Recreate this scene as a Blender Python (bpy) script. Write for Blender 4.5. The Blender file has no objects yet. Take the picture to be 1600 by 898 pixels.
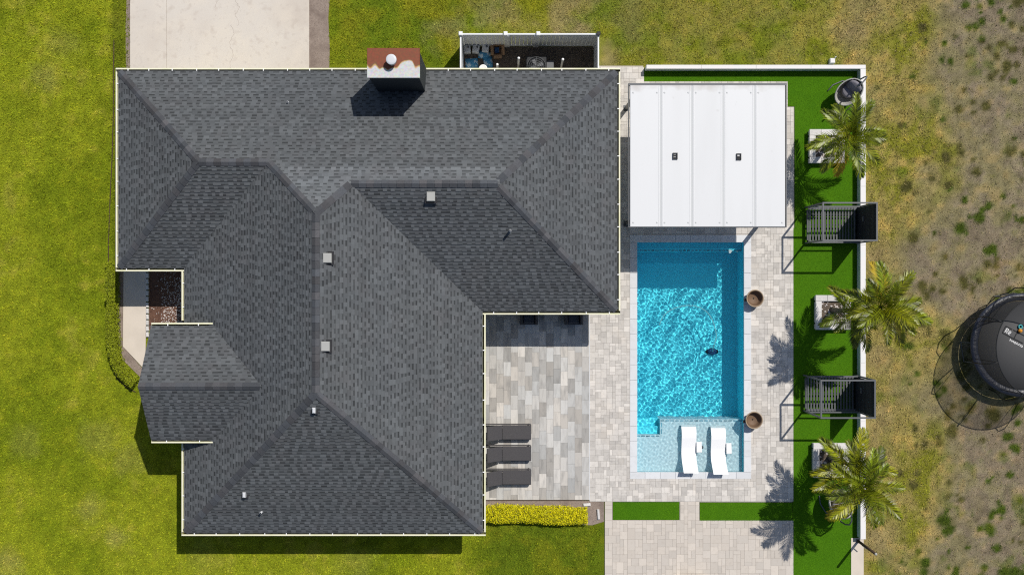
import bpy, math, random
import numpy as np
from mathutils import Vector, Matrix

# ------------------------------------------------------------------ camera, world, sun, exposure
SC = bpy.context.scene
COL = SC.collection
H, S = 39.0, 38.0                       # camera height in metres, photograph pixels per metre on the ground
cam = bpy.data.cameras.new('camera')
cam.sensor_width = 36.0
cam.lens = 36.0 * H * S / 1600.0
cam.clip_end = 6000
camo = bpy.data.objects.new('camera', cam)
camo.location = (0, 0, H)
COL.objects.link(camo)
SC.camera = camo

SUN_EL = math.radians(55)
SUN_AZ = math.atan2(0.61, 0.79)
world = bpy.data.worlds.new('World')
SC.world = world
world.use_nodes = True
wn = world.node_tree
sky = wn.nodes.new('ShaderNodeTexSky')
sky.sky_type = 'NISHITA'
sky.sun_disc = False
sky.sun_elevation = SUN_EL
sky.sun_rotation = SUN_AZ
wn.links.new(sky.outputs[0], wn.nodes['Background'].inputs[0])
wn.nodes['Background'].inputs[1].default_value = 0.088

sl = bpy.data.lights.new('sun', 'SUN')
sl.energy = 4.3
sl.angle = math.radians(0.5)
sl.color = (1.0, 0.955, 0.88)
sl.cycles.is_caustics_light = True
so = bpy.data.objects.new('sun', sl)
so.rotation_euler = Vector((math.sin(SUN_AZ) * math.cos(SUN_EL), math.cos(SUN_AZ) * math.cos(SUN_EL),
                            math.sin(SUN_EL))).to_track_quat('Z', 'Y').to_euler()
so.location = (20, 26, 45)
COL.objects.link(so)

vs = SC.view_settings
vs.view_transform = 'Standard'
vs.look = 'None'
vs.gamma = 1.0
vs.exposure = 0.0
SC.cycles.sample_clamp_indirect = 2.0
SC.cycles.max_bounces = 8
SC.cycles.use_denoising = False
SC.cycles.use_adaptive_sampling = False
SC.cycles.pixel_filter_type = 'BLACKMAN_HARRIS'
SC.cycles.filter_width = 1.15
SC.cycles.transparent_max_bounces = 12

R = random.Random(7)
NR = np.random.default_rng(7)
PI = math.pi


def P(px, py, z=0.0):
    """world point at height z that the photograph shows at pixel (px, py)"""
    f = (H - z) / H / S
    return Vector(((px - 800) * f, (449 - py) * f, z))


# ------------------------------------------------------------------ mesh helpers
class MB:
    def __init__(s):
        s.v, s.f, s.m, s.t, s.sm = [], [], [], [], []
        s.mi, s.tone, s.smooth = 0, 1.0, False

    def add(s, vs_, fs):
        b = len(s.v)
        s.v += [tuple(p) for p in vs_]
        s.t += [s.tone] * len(vs_)
        for f in fs:
            s.f.append(tuple(b + i for i in f))
            s.m.append(s.mi)
            s.sm.append(s.smooth)

    def box(s, c, d, rz=0.0, bev=0.0, top=True, M=None):
        x, y, z = d[0] / 2, d[1] / 2, d[2] / 2
        if bev:
            b = bev
            vs_ = [(-x, -y, -z), (x, -y, -z), (x, y, -z), (-x, y, -z),
                   (-x, -y, z - b), (x, -y, z - b), (x, y, z - b), (-x, y, z - b),
                   (-x + b, -y + b, z), (x - b, -y + b, z), (x - b, y - b, z), (-x + b, y - b, z)]
            fs = [(3, 2, 1, 0), (0, 1, 5, 4), (1, 2, 6, 5), (2, 3, 7, 6), (3, 0, 4, 7),
                  (4, 5, 9, 8), (5, 6, 10, 9), (6, 7, 11, 10), (7, 4, 8, 11), (8, 9, 10, 11)]
        else:
            vs_ = [(-x, -y, -z), (x, -y, -z), (x, y, -z), (-x, y, -z), (-x, -y, z), (x, -y, z), (x, y, z), (-x, y, z)]
            fs = [(3, 2, 1, 0), (0, 1, 5, 4), (1, 2, 6, 5), (2, 3, 7, 6), (3, 0, 4, 7), (4, 5, 6, 7)]
        T = Matrix.Translation(Vector(c)) @ (M if M is not None else Matrix.Rotation(rz, 4, 'Z'))
        s.add([T @ Vector(p) for p in vs_], fs)
        return s

    def rect(s, x0, y0, x1, y1, z0, z1, bev=0.0):
        s.box(((x0 + x1) / 2, (y0 + y1) / 2, (z0 + z1) / 2), (abs(x1 - x0), abs(y1 - y0), z1 - z0), bev=bev)
        return s

    def bar(s, a, b, w, h=None, bev=0.0):
        a, b = Vector(a), Vector(b)
        d = b - a
        L = d.length
        M = d.to_track_quat('X', 'Z').to_matrix().to_4x4()
        s.box((a + b) / 2, (L, w, h or w), M=M, bev=bev)
        return s

    def tube(s, pts, r, n=8, closed=False, cap=True):
        pts = [Vector(p) for p in pts]
        N = len(pts)
        rr = r if isinstance(r, (list, tuple)) else [r] * N
        vs_, fs = [], []
        up0 = None
        for i, p in enumerate(pts):
            if closed:
                t = pts[(i + 1) % N] - pts[i - 1]
            else:
                t = pts[min(i + 1, N - 1)] - pts[max(i - 1, 0)]
            t.normalize()
            if up0 is None:
                up0 = Vector((0, 0, 1)) if abs(t.z) < .9 else Vector((1, 0, 0))
            a = t.cross(up0)
            if a.length < 1e-4:
                a = t.cross(Vector((0, 1, 0)))
            a.normalize()
            b = a.cross(t)
            up0 = b
            for k in range(n):
                q = 2 * PI * k / n
                vs_.append(p + (a * math.cos(q) + b * math.sin(q)) * rr[i])
        M = N if closed else N - 1
        for i in range(M):
            j = (i + 1) % N
            for k in range(n):
                l = (k + 1) % n
                fs.append((i * n + k, j * n + k, j * n + l, i * n + l))
        if cap and not closed:
            fs.append(tuple(range(n)))
            fs.append(tuple(reversed(range((N - 1) * n, N * n))))
        o = s.smooth
        s.smooth = True
        s.add(vs_, fs)
        s.smooth = o
        return s

    def lathe(s, prof, c=(0, 0, 0), n=24, sx=1, sy=1):
        vs_, fs = [], []
        N = len(prof)
        for (r, z) in prof:
            for k in range(n):
                q = 2 * PI * k / n
                vs_.append((c[0] + r * math.cos(q) * sx, c[1] + r * math.sin(q) * sy, c[2] + z))
        for i in range(N - 1):
            for k in range(n):
                l = (k + 1) % n
                fs.append((i * n + k, i * n + l, (i + 1) * n + l, (i + 1) * n + k))
        if prof[0][0] > 1e-6:
            fs.append(tuple(reversed(range(n))))
        if prof[-1][0] > 1e-6:
            fs.append(tuple(range((N - 1) * n, N * n)))
        o = s.smooth
        s.smooth = True
        s.add(vs_, fs)
        s.smooth = o
        return s

    def prism(s, poly, z0, z1):
        n = len(poly)
        a = sum(poly[i][0] * poly[(i + 1) % n][1] - poly[(i + 1) % n][0] * poly[i][1] for i in range(n))
        if a < 0:
            poly = list(reversed(poly))
        vs_ = [(p[0], p[1], z0) for p in poly] + [(p[0], p[1], z1) for p in poly]
        fs = [tuple(reversed(range(n))), tuple(range(n, 2 * n))]
        fs += [(i, (i + 1) % n, n + (i + 1) % n, n + i) for i in range(n)]
        s.add(vs_, fs)
        return s

    def mesh(s, name, mats):
        me = bpy.data.meshes.new(name)
        me.from_pydata(s.v, [], s.f)
        for m in (mats if isinstance(mats, (list, tuple)) else [mats]):
            me.materials.append(m)
        me.polygons.foreach_set('material_index', s.m)
        me.polygons.foreach_set('use_smooth', s.sm)
        if len(set(s.t)) > 1:
            at = me.attributes.new('tone', 'FLOAT', 'POINT')
            at.data.foreach_set('value', s.t)
        me.update()
        return me

    def build(s, name, mats, parent=None, local=False):
        return link(name, s.mesh(name, mats), parent, local)


def link(name, me, parent=None, local=False, loc=None):
    o = bpy.data.objects.new(name, me)
    COL.objects.link(o)
    if parent is not None:
        o.parent = parent
        if not local:
            o.matrix_parent_inverse = Matrix.Translation(-root_loc(parent))
    if loc is not None:
        o.location = loc
    return o


def root_loc(p):
    l = Vector((0, 0, 0))
    if p.type == 'EMPTY':
        l = p.location.copy()
    return l


def tag(o, label=None, cat=None, group=None, kind=None):
    if label: o['label'] = label
    if cat: o['category'] = cat
    if group: o['group'] = group
    if kind: o['kind'] = kind
    return o


def empty(name, loc, label=None, cat=None, group=None, rz=0.0):
    o = bpy.data.objects.new(name, None)
    o.empty_display_size = .1
    COL.objects.link(o)
    o.location = loc
    o.rotation_euler = (0, 0, rz)
    return tag(o, label, cat, group)


def copy_tree(o, parent=None):
    c = o.copy()
    COL.objects.link(c)
    c.parent = parent
    if parent is not None:
        c.matrix_parent_inverse = o.matrix_parent_inverse.copy()
    for ch in [x for x in ALLCH(o)]:
        copy_tree(ch, c)
    return c


def ALLCH(o):
    return [x for x in COL.objects if x.parent == o]


# ------------------------------------------------------------------ material helper
def mat(name, col, rough=.8, spec=.25, metal=0.0, layers=(), tone=None, trange=(.8, 1.15), col2=None,
        bump=None, transl=0.0, objco=False, attr_mul=False):
    """layers: (scale, colour, low, high, amount[, detail[, stretch]]) noise mixes; tone: 'obj' or 'attr' variation"""
    m = bpy.data.materials.new(name)
    m.use_nodes = True
    t = m.node_tree
    N, Lk = t.nodes, t.links
    b = N['Principled BSDF']
    b.inputs['Roughness'].default_value = rough
    b.inputs['Specular IOR Level'].default_value = spec
    b.inputs['Metallic'].default_value = metal
    if objco:
        pos = N.new('ShaderNodeTexCoord').outputs['Object']
    else:
        pos = N.new('ShaderNodeNewGeometry').outputs['Position']
    rgb = N.new('ShaderNodeRGB')
    rgb.outputs[0].default_value = (*col, 1)
    cur = rgb.outputs[0]
    rnd = None
    if tone == 'obj':
        rnd = N.new('ShaderNodeObjectInfo').outputs['Random']
    elif tone == 'attr':
        a = N.new('ShaderNodeAttribute')
        a.attribute_name = 'tone'
        rnd = a.outputs['Fac']
    if rnd is not None and col2 is not None:
        mu = N.new('ShaderNodeMath'); mu.operation = 'MULTIPLY'; mu.inputs[1].default_value = 7.31
        fr = N.new('ShaderNodeMath'); fr.operation = 'FRACT'
        Lk.new(rnd, mu.inputs[0]); Lk.new(mu.outputs[0], fr.inputs[0])
        mx = N.new('ShaderNodeMixRGB')
        Lk.new(fr.outputs[0], mx.inputs[0]); Lk.new(cur, mx.inputs[1])
        mx.inputs[2].default_value = (*col2, 1)
        cur = mx.outputs[0]
    for ly in layers:
        sc_, c2, lo, hi, amt = ly[:5]
        det = ly[5] if len(ly) > 5 else 3
        st = ly[6] if len(ly) > 6 else None
        nz = N.new('ShaderNodeTexNoise')
        nz.noise_dimensions = '4D'
        nz.inputs['Scale'].default_value = sc_
        nz.inputs['Detail'].default_value = det
        nz.inputs['W'].default_value = R.uniform(0, 30)
        p = pos
        if st:
            mp = N.new('ShaderNodeMapping')
            mp.inputs['Rotation'].default_value = (0, 0, st[3] if len(st) > 3 else 0)
            mp.inputs['Scale'].default_value = st[:3]
            Lk.new(pos, mp.inputs[0])
            p = mp.outputs[0]
        Lk.new(p, nz.inputs['Vector'])
        if rnd is not None and st:
            mw = N.new('ShaderNodeMath'); mw.operation = 'MULTIPLY'; mw.inputs[1].default_value = 40
            Lk.new(rnd, mw.inputs[0]); Lk.new(mw.outputs[0], nz.inputs['W'])
        mr = N.new('ShaderNodeMapRange')
        mr.inputs[1].default_value = lo; mr.inputs[2].default_value = hi
        mr.inputs[3].default_value = 0; mr.inputs[4].default_value = amt
        Lk.new(nz.outputs['Fac'], mr.inputs[0])
        mx = N.new('ShaderNodeMixRGB')
        Lk.new(mr.outputs[0], mx.inputs[0]); Lk.new(cur, mx.inputs[1])
        mx.inputs[2].default_value = (*c2, 1)
        cur = mx.outputs[0]
    if rnd is not None:
        mr = N.new('ShaderNodeMapRange')
        mr.inputs[3].default_value, mr.inputs[4].default_value = trange
        if trange == 'raw':
            pass
        Lk.new(rnd, mr.inputs[0])
        mr.clamp = False
        mx = N.new('ShaderNodeVectorMath'); mx.operation = 'SCALE'
        Lk.new(cur, mx.inputs[0]); Lk.new(mr.outputs[0], mx.inputs['Scale'])
        cur = mx.outputs[0]
    if attr_mul:
        a = N.new('ShaderNodeAttribute'); a.attribute_name = 'tone'
        mx = N.new('ShaderNodeVectorMath'); mx.operation = 'SCALE'
        Lk.new(cur, mx.inputs[0]); Lk.new(a.outputs['Fac'], mx.inputs['Scale'])
        cur = mx.outputs[0]
    Lk.new(cur, b.inputs['Base Color'])
    if bump:
        nz = N.new('ShaderNodeTexNoise')
        nz.inputs['Scale'].default_value = bump[0]
        nz.inputs['Detail'].default_value = 4
        Lk.new(pos, nz.inputs['Vector'])
        bp = N.new('ShaderNodeBump')
        bp.inputs['Strength'].default_value = bump[1]
        bp.inputs['Distance'].default_value = bump[2]
        Lk.new(nz.outputs['Fac'], bp.inputs['Height'])
        Lk.new(bp.outputs[0], b.inputs['Normal'])
    if transl:
        tr = N.new('ShaderNodeBsdfTranslucent')
        Lk.new(cur, tr.inputs[0])
        ms = N.new('ShaderNodeMixShader')
        ms.inputs[0].default_value = transl
        Lk.new(b.outputs[0], ms.inputs[1]); Lk.new(tr.outputs[0], ms.inputs[2])
        Lk.new(ms.outputs[0], N['Material Output'].inputs[0])
    return m


M = {}
M['white'] = mat('white_paint', (.78, .78, .77), .5, layers=[(3, (.6, .6, .58), .45, .8, .35)])
M['vinyl'] = mat('white_vinyl', (.72, .73, .74), .4, layers=[(4, (.6, .61, .6), .5, .8, .4)])
M['gutter'] = mat('cream_gutter_metal', (.72, .70, .52), .45, layers=[(2.5, (.58, .6, .28), .5, .75, .6)])
M['gutter_in'] = mat('gutter_inside', (.17, .16, .07), .9, layers=[(6, (.04, .035, .03), .5, .65, .9), (1.1, (.34, .3, .06), .55, .7, .8)])
M['deckboard'] = mat('roof_deck_board', (.03, .03, .033), .95)
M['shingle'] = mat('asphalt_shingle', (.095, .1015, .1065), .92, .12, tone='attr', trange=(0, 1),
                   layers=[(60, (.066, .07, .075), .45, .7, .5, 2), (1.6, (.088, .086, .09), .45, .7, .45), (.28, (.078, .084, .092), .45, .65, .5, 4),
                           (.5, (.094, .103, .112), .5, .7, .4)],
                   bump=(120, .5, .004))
M['ridgecap'] = mat('ridge_cap_shingle', (.092, .09, .095), .92, .12, tone='obj', trange=(.68, 1.12),
                    layers=[(30, (.05, .05, .058), .45, .7, .5, 2)], col2=(.078, .085, .096), bump=(120, .5, .004))
M['wall'] = mat('painted_wall', (.62, .60, .5), .8, bump=(40, .3, .005))
M['glass_dark'] = mat('window_glass', (.03, .04, .05), .08, .5)
M['door'] = mat('door_paint', (.06, .05, .05), .4)
M['chase'] = mat('chimney_siding', (.035, .04, .042), .7, layers=[(5, (.06, .06, .055), .5, .8, .5)])
M['vent'] = mat('vent_metal', (.36, .36, .34), .5, layers=[(9, (.3, .3, .29), .5, .8, .6)])
M['pipe'] = mat('pipe_grey', (.55, .56, .58), .45)
M['black'] = mat('black_metal', (.015, .016, .018), .45)
M['char'] = mat('charcoal_metal', (.10, .105, .112), .5, .4)
M['darkwood'] = mat('dark_slat_board', (.02, .021, .026), .6, tone='obj', trange=(.8, 1.2))
M['slat'] = mat('grey_slat_board', (.095, .1, .105), .6, tone='obj', trange=(.8, 1.2))
M['concrete'] = mat('driveway_concrete', (.57, .525, .47), .9, .15,
                    layers=[(.35, (.50, .44, .38), .4, .65, .8), (1.4, (.62, .56, .48), .45, .7, .6),
                            (3.2, (.44, .38, .33), .56, .72, .6), (8, (.46, .41, .36), .58, .72, .6, 4), (60, (.5, .45, .39), .45, .7, .5)], bump=(150, .25, .004))
M['crack'] = mat('concrete_crack', (.36, .31, .27), .95)
M['path'] = mat('path_concrete', (.60, .53, .45), .9, .15, layers=[(1.2, (.5, .44, .37), .45, .7, .7), (60, (.52, .46, .4), .45, .7, .5)])
M['joint'] = mat('joint_sand', (.46, .42, .375), .95, .1, layers=[(20, (.36, .33, .3), .4, .7, .7)])
M['deck'] = mat('travertine_paver', (.585, .55, .508), .8, .2, tone='obj', trange=(.80, 1.12), col2=(.52, .49, .455),
                layers=[(9, (.40, .375, .35), .48, .72, .6, 5), (1.1, (.62, .56, .49), .5, .7, .45)], bump=(60, .3, .004))
M['deck_s'] = mat('travertine_paver_small', (.585, .55, .508), .8, .2, tone='attr', trange=(.80, 1.12), col2=(.52, .49, .455),
                  layers=[(9, (.40, .375, .35), .48, .72, .6, 5), (1.1, (.62, .56, .49), .5, .7, .45)], bump=(60, .3, .004))
M['terr'] = mat('beige_paver', (.55, .495, .435), .85, .15, tone='obj', trange=(.9, 1.06), col2=(.51, .465, .415),
                layers=[(9, (.42, .37, .32), .5, .75, .4, 4)], bump=(60, .3, .004))
M['terr_s'] = mat('beige_paver_small', (.55, .495, .435), .85, .15, tone='attr', trange=(.9, 1.06), col2=(.51, .465, .415),
                  layers=[(9, (.42, .37, .32), .5, .75, .4, 4)], bump=(60, .3, .004))
M['tile'] = mat('porcelain_patio_tile', (.565, .525, .475), .55, .3, tone='obj', trange=(.6, 1.12), col2=(.455, .455, .445),
                layers=[(2.4, (.30, .29, .275), .47, .72, .7, 4, (3.2, .8, 1, .45)), (9, (.56, .52, .47), .5, .8, .35, 3, (3, .7, 1, .4))])
M['coping'] = mat('pale_coping_stone', (.60, .61, .625), .7, .25, tone='obj', trange=(.95, 1.04),
                  layers=[(5, (.5, .5, .5), .5, .75, .5)])
M['turf'] = mat('artificial_turf', (.062, .17, .004), .9, .1, layers=[(2.2, (.08, .2, .005), .4, .7, .7), (45, (.035, .11, .003), .4, .65, .7, 2)],
                bump=(220, .8, .02))
M['turfblade'] = mat('turf_blade', (.11, .285, .002), .8, .1, tone='attr', trange=(0, 1), layers=[(1.2, (.11, .25, .006), .4, .7, .8), (.5, (.06, .19, .006), .5, .7, .7), (6, (.09, .19, .01), .55, .75, .6, 3, (.25, 1, 1))])
M['mulch'] = mat('brown_mulch', (.14, .075, .052), .95, .1, layers=[(30, (.22, .125, .09), .5, .7, .8, 3), (14, (.04, .02, .015), .5, .7, .8)], bump=(60, 1, .03))
M['soil'] = mat('dark_soil', (.115, .09, .07), .95, .1, layers=[(18, (.2, .165, .13), .5, .7, .9), (6, (.06, .05, .04), .5, .7, .8)], bump=(40, 1, .03))
M['dirt'] = mat('bare_grey_dirt', (.27, .215, .18), .95, .1, layers=[(9, (.32, .26, .22), .5, .7, .8, 5), (30, (.13, .1, .085), .5, .7, .7), (2, (.17, .13, .11), .5, .7, .7)], bump=(50, 1, .02))
M['pebble'] = mat('white_pebble', (.62, .56, .53), .8, tone='attr', trange=(.6, 1.1))
M['capwhite'] = mat('white_wall_cap', (.70, .68, .67), .7, layers=[(2, (.62, .68, .67), .5, .75, .5), (12, (.62, .6, .58), .6, .8, .4)])
M['stucco'] = mat('grey_stucco', (.52, .60, .59), .85, layers=[(3, (.4, .47, .46), .4, .7, .6)], bump=(50, .4, .004))
M['stone'] = mat('pale_ledger_stone', (.60, .58, .56), .85, tone='obj', trange=(.88, 1.05), layers=[(14, (.42, .41, .4), .5, .75, .6, 4)], bump=(25, .7, .015))
M['panelroof'] = mat('white_insulated_panel', (.625, .63, .635), .45, .3, tone='obj', trange=(.97, 1.03),
                     layers=[(1.2, (.56, .565, .565), .5, .8, .5, 3, (1, .15, 1)), (5, (.5, .5, .49), .66, .8, .5, 4)])
M['seam'] = mat('panel_seam', (.50, .51, .51), .5)
M['smudge'] = mat('panel_grime', (.52, .5, .48), .7)
M['plaster'] = mat('pool_plaster_deep_water_tint', (.11, .78, .93), .8, .1, layers=[(9, (.095, .73, .89), .45, .7, .5)])  # light's tint through deep water put into the plaster colour
M['shelfplaster'] = mat('pool_plaster_shallow_water_tint', (.58, .72, .77), .8, .1, layers=[(20, (.46, .62, .69), .45, .7, .5)])  # same plaster, paler: light's tint through shallow water put into the colour
M['trimtile'] = mat('blue_trim_tile', (.12, .30, .38), .4, .4, tone='obj', trange=(.5, 1.4))
M['lounger'] = mat('white_resin', (.80, .80, .80), .4)
M['wicker'] = mat('dark_wicker', (.05, .047, .05), .6, layers=[(60, (.095, .09, .092), .45, .65, .8, 1, (1, 6, 1))], objco=True)
M['cushion'] = mat('navy_cushion', (.05, .055, .07), .85, bump=(30, .3, .01))
M['bowl'] = mat('brown_bowl', (.155, .098, .062), .6, layers=[(8, (.2, .135, .09), .5, .75, .6)])
M['bowlrim'] = mat('bowl_rim', (.33, .25, .17), .6)
M['hedgeleaf'] = mat('hedge_leaf', (.27, .31, .010), .6, .2, tone='attr', trange=(0, 1), layers=[(1.3, (.22, .26, .012), .45, .65, .8)], transl=.2)
M['goldleaf'] = mat('golden_hedge_leaf', (.66, .59, .004), .6, .2, tone='attr', trange=(0, 1), layers=[(9, (.42, .44, .01), .48, .66, .85), (2, (.55, .53, .006), .45, .65, .7)], transl=.2)
M['stem'] = mat('woody_stem', (.07, .045, .03), .9)
M['frond'] = mat('palm_leaf', (.16, .21, .006), .4, .45, tone='obj', trange=(.65, 1.25), col2=(.29, .285, .006),
                 layers=[(3, (.09, .14, .006), .45, .65, .5)], transl=.25, attr_mul=True)
M['frondold'] = mat('palm_leaf_yellow', (.42, .30, .02), .5, .3, transl=.2)
M['trunk'] = mat('palm_trunk', (.17, .14, .10), .9, layers=[(30, (.1, .085, .06), .45, .65, .8, 2, (.2, .2, 3))], bump=(30, .5, .02))
M['rattan'] = mat('pale_rattan', (.42, .41, .38), .7, layers=[(55, (.2, .2, .19), .45, .6, .85, 1)], bump=(80, .8, .01))
M['greycush'] = mat('grey_cushion', (.21, .20, .225), .9, bump=(20, .4, .02))
M['tramppad'] = mat('trampoline_pad', (.018, .021, .034), .4, .45, layers=[(4, (.03, .033, .045), .45, .7, .7)], bump=(9, .8, .03))
M['trampmat'] = mat('trampoline_mat', (.075, .075, .077), .7, layers=[(40, (.06, .06, .062), .45, .7, .6)])
M['print'] = mat('white_print', (.7, .7, .7), .6)
M['teal'] = mat('teal_plastic', (.05, .3, .32), .4)
M['orange'] = mat('orange_plastic', (.6, .25, .03), .4)
M['cardboard'] = mat('cardboard', (.33, .20, .11), .85)
M['bluebag'] = mat('blue_bag_print', (.05, .24, .42), .45, .4, layers=[(7, (.55, .65, .7), .52, .56, .8, 2)], objco=True)
M['jug'] = mat('white_jug_plastic', (.62, .62, .62), .5)
M['hose'] = mat('pale_pool_hose', (.25, .55, .60), .5)
M['cleaner'] = mat('blue_cleaner', (.015, .06, .16), .4)


def rusty():
    m = bpy.data.materials.new('rusty_white_cap')
    m.use_nodes = True
    t = m.node_tree; N = t.nodes; Lk = t.links
    g = N.new('ShaderNodeNewGeometry')
    sx = N.new('ShaderNodeSeparateXYZ'); Lk.new(g.outputs['Position'], sx.inputs[0])
    nz = N.new('ShaderNodeTexNoise'); nz.inputs['Scale'].default_value = 1.9; nz.inputs['Detail'].default_value = 1.2
    mp = N.new('ShaderNodeMapping'); mp.inputs['Scale'].default_value = (1.1, .35, 1); Lk.new(g.outputs['Position'], mp.inputs[0]); Lk.new(mp.outputs[0], nz.inputs[0])
    a = N.new('ShaderNodeMath'); a.operation = 'MULTIPLY_ADD'; a.inputs[1].default_value = 1.5; Lk.new(nz.outputs['Fac'], a.inputs[0]); Lk.new(sx.outputs['Y'], a.inputs[2])
    cr = N.new('ShaderNodeValToRGB')
    mr = N.new('ShaderNodeMapRange'); mr.inputs[1].default_value = 8.35; mr.inputs[2].default_value = 9.0
    Lk.new(a.outputs[0], mr.inputs[0]); Lk.new(mr.outputs[0], cr.inputs[0])
    e = cr.color_ramp.elements
    e[0].position = .28; e[0].color = (.70, .71, .70, 1)
    e[1].position = .52; e[1].color = (.25, .055, .012, 1)
    k = cr.color_ramp.elements.new(.36); k.color = (.62, .38, .13, 1)
    k = cr.color_ramp.elements.new(.42); k.color = (.24, .08, .03, 1)
    n2 = N.new('ShaderNodeTexNoise'); n2.inputs['Scale'].default_value = 14; n2.inputs['Detail'].default_value = 4
    Lk.new(g.outputs['Position'], n2.inputs[0])
    mx = N.new('ShaderNodeMixRGB'); mx.blend_type = 'MULTIPLY'; mx.inputs[0].default_value = .6
    Lk.new(cr.outputs[0], mx.inputs[1]); Lk.new(n2.outputs['Color'], mx.inputs[2])
    r2 = N.new('ShaderNodeMixRGB'); r2.blend_type = 'ADD'; r2.inputs[0].default_value = .0
    b = N['Principled BSDF']; b.inputs['Roughness'].default_value = .55
    Lk.new(mx.outputs[0], b.inputs['Base Color'])
    return m


M['rusty'] = rusty()


def panel_dirt(m):
    t = m.node_tree; N = t.nodes; Lk = t.links
    b = N['Principled BSDF']
    src = b.inputs['Base Color'].links[0].from_socket
    g = N.new('ShaderNodeNewGeometry')
    sx = N.new('ShaderNodeSeparateXYZ'); Lk.new(g.outputs['Position'], sx.inputs[0])
    nz = N.new('ShaderNodeTexNoise'); nz.inputs['Scale'].default_value = 2.2; nz.inputs['Detail'].default_value = 6
    Lk.new(g.outputs['Position'], nz.inputs['Vector'])
    a = N.new('ShaderNodeMath'); a.operation = 'MULTIPLY_ADD'; a.inputs[1].default_value = .9
    Lk.new(nz.outputs['Fac'], a.inputs[0]); Lk.new(sx.outputs['Y'], a.inputs[2])
    mr = N.new('ShaderNodeMapRange'); mr.inputs[1].default_value = 7.93; mr.inputs[2].default_value = 8.25; mr.inputs[3].default_value = 0; mr.inputs[4].default_value = .65
    Lk.new(a.outputs[0], mr.inputs[0])
    mx = N.new('ShaderNodeMixRGB'); mx.inputs[2].default_value = (.42, .39, .36, 1)
    Lk.new(mr.outputs[0], mx.inputs[0]); Lk.new(src, mx.inputs[1]); Lk.new(mx.outputs[0], b.inputs['Base Color'])


panel_dirt(M['panelroof'])


def netmat():
    m = bpy.data.materials.new('black_safety_net')
    m.use_nodes = True
    t = m.node_tree
    b = t.nodes['Principled BSDF']
    b.inputs['Base Color'].default_value = (.012, .012, .014, 1)
    b.inputs['Roughness'].default_value = .9
    b.inputs['Alpha'].default_value = .5
    return m


M['net'] = netmat()


# ------------------------------------------------------------------ value noise for the lawn
def vnoise(x, y, scale, seed):
    g = np.random.default_rng(seed).random((256, 256))
    u, v = x / scale + 91.3, y / scale + 57.7
    i, j = np.floor(u).astype(int), np.floor(v).astype(int)
    a, b = u - i, v - j
    a = a * a * (3 - 2 * a); b = b * b * (3 - 2 * b)
    g00 = g[i % 256, j % 256]; g10 = g[(i + 1) % 256, j % 256]
    g01 = g[i % 256, (j + 1) % 256]; g11 = g[(i + 1) % 256, (j + 1) % 256]
    return (g00 * (1 - a) + g10 * a) * (1 - b) + (g01 * (1 - a) + g11 * a) * b


def fb(x, y, s, seed):
    return (vnoise(x, y, s, seed) * .5 + vnoise(x, y, s / 2.1, seed + 1) * .3 + vnoise(x, y, s / 4.3, seed + 2) * .2)


def ss(a, lo, hi):
    t = np.clip((a - lo) / (hi - lo), 0, 1)
    return t * t * (3 - 2 * t)


def lerp(a, b, t):
    return a + (b - a) * t[..., None]


DRY = [(72, 122, 22, .6), (142, 795, 20, .6), (180, 838, 16, .7), (15, 876, 22, .7), (150, 690, 30, .4), (100, 65, 24, .4),
       (40, 690, 25, .35), (205, 720, 25, .45), (880, 20, 40, .9), (900, 60, 26, .8), (950, 90, 20, .8), (985, 30, 30, .5), (700, 45, 30, .5),
       (800, 25, 30, .6), (760, 10, 30, .5), (1350, 20, 40, .8), (1365, 150, 30, .8), (1370, 400, 25, .8), (1372, 560, 25, .8), (1375, 650, 25, .7),
       (1370, 720, 30, .7), (1368, 840, 30, .7), (1330, 60, 25, .6), (320, 870, 30, .3), (560, 880, 30, .35)]


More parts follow.
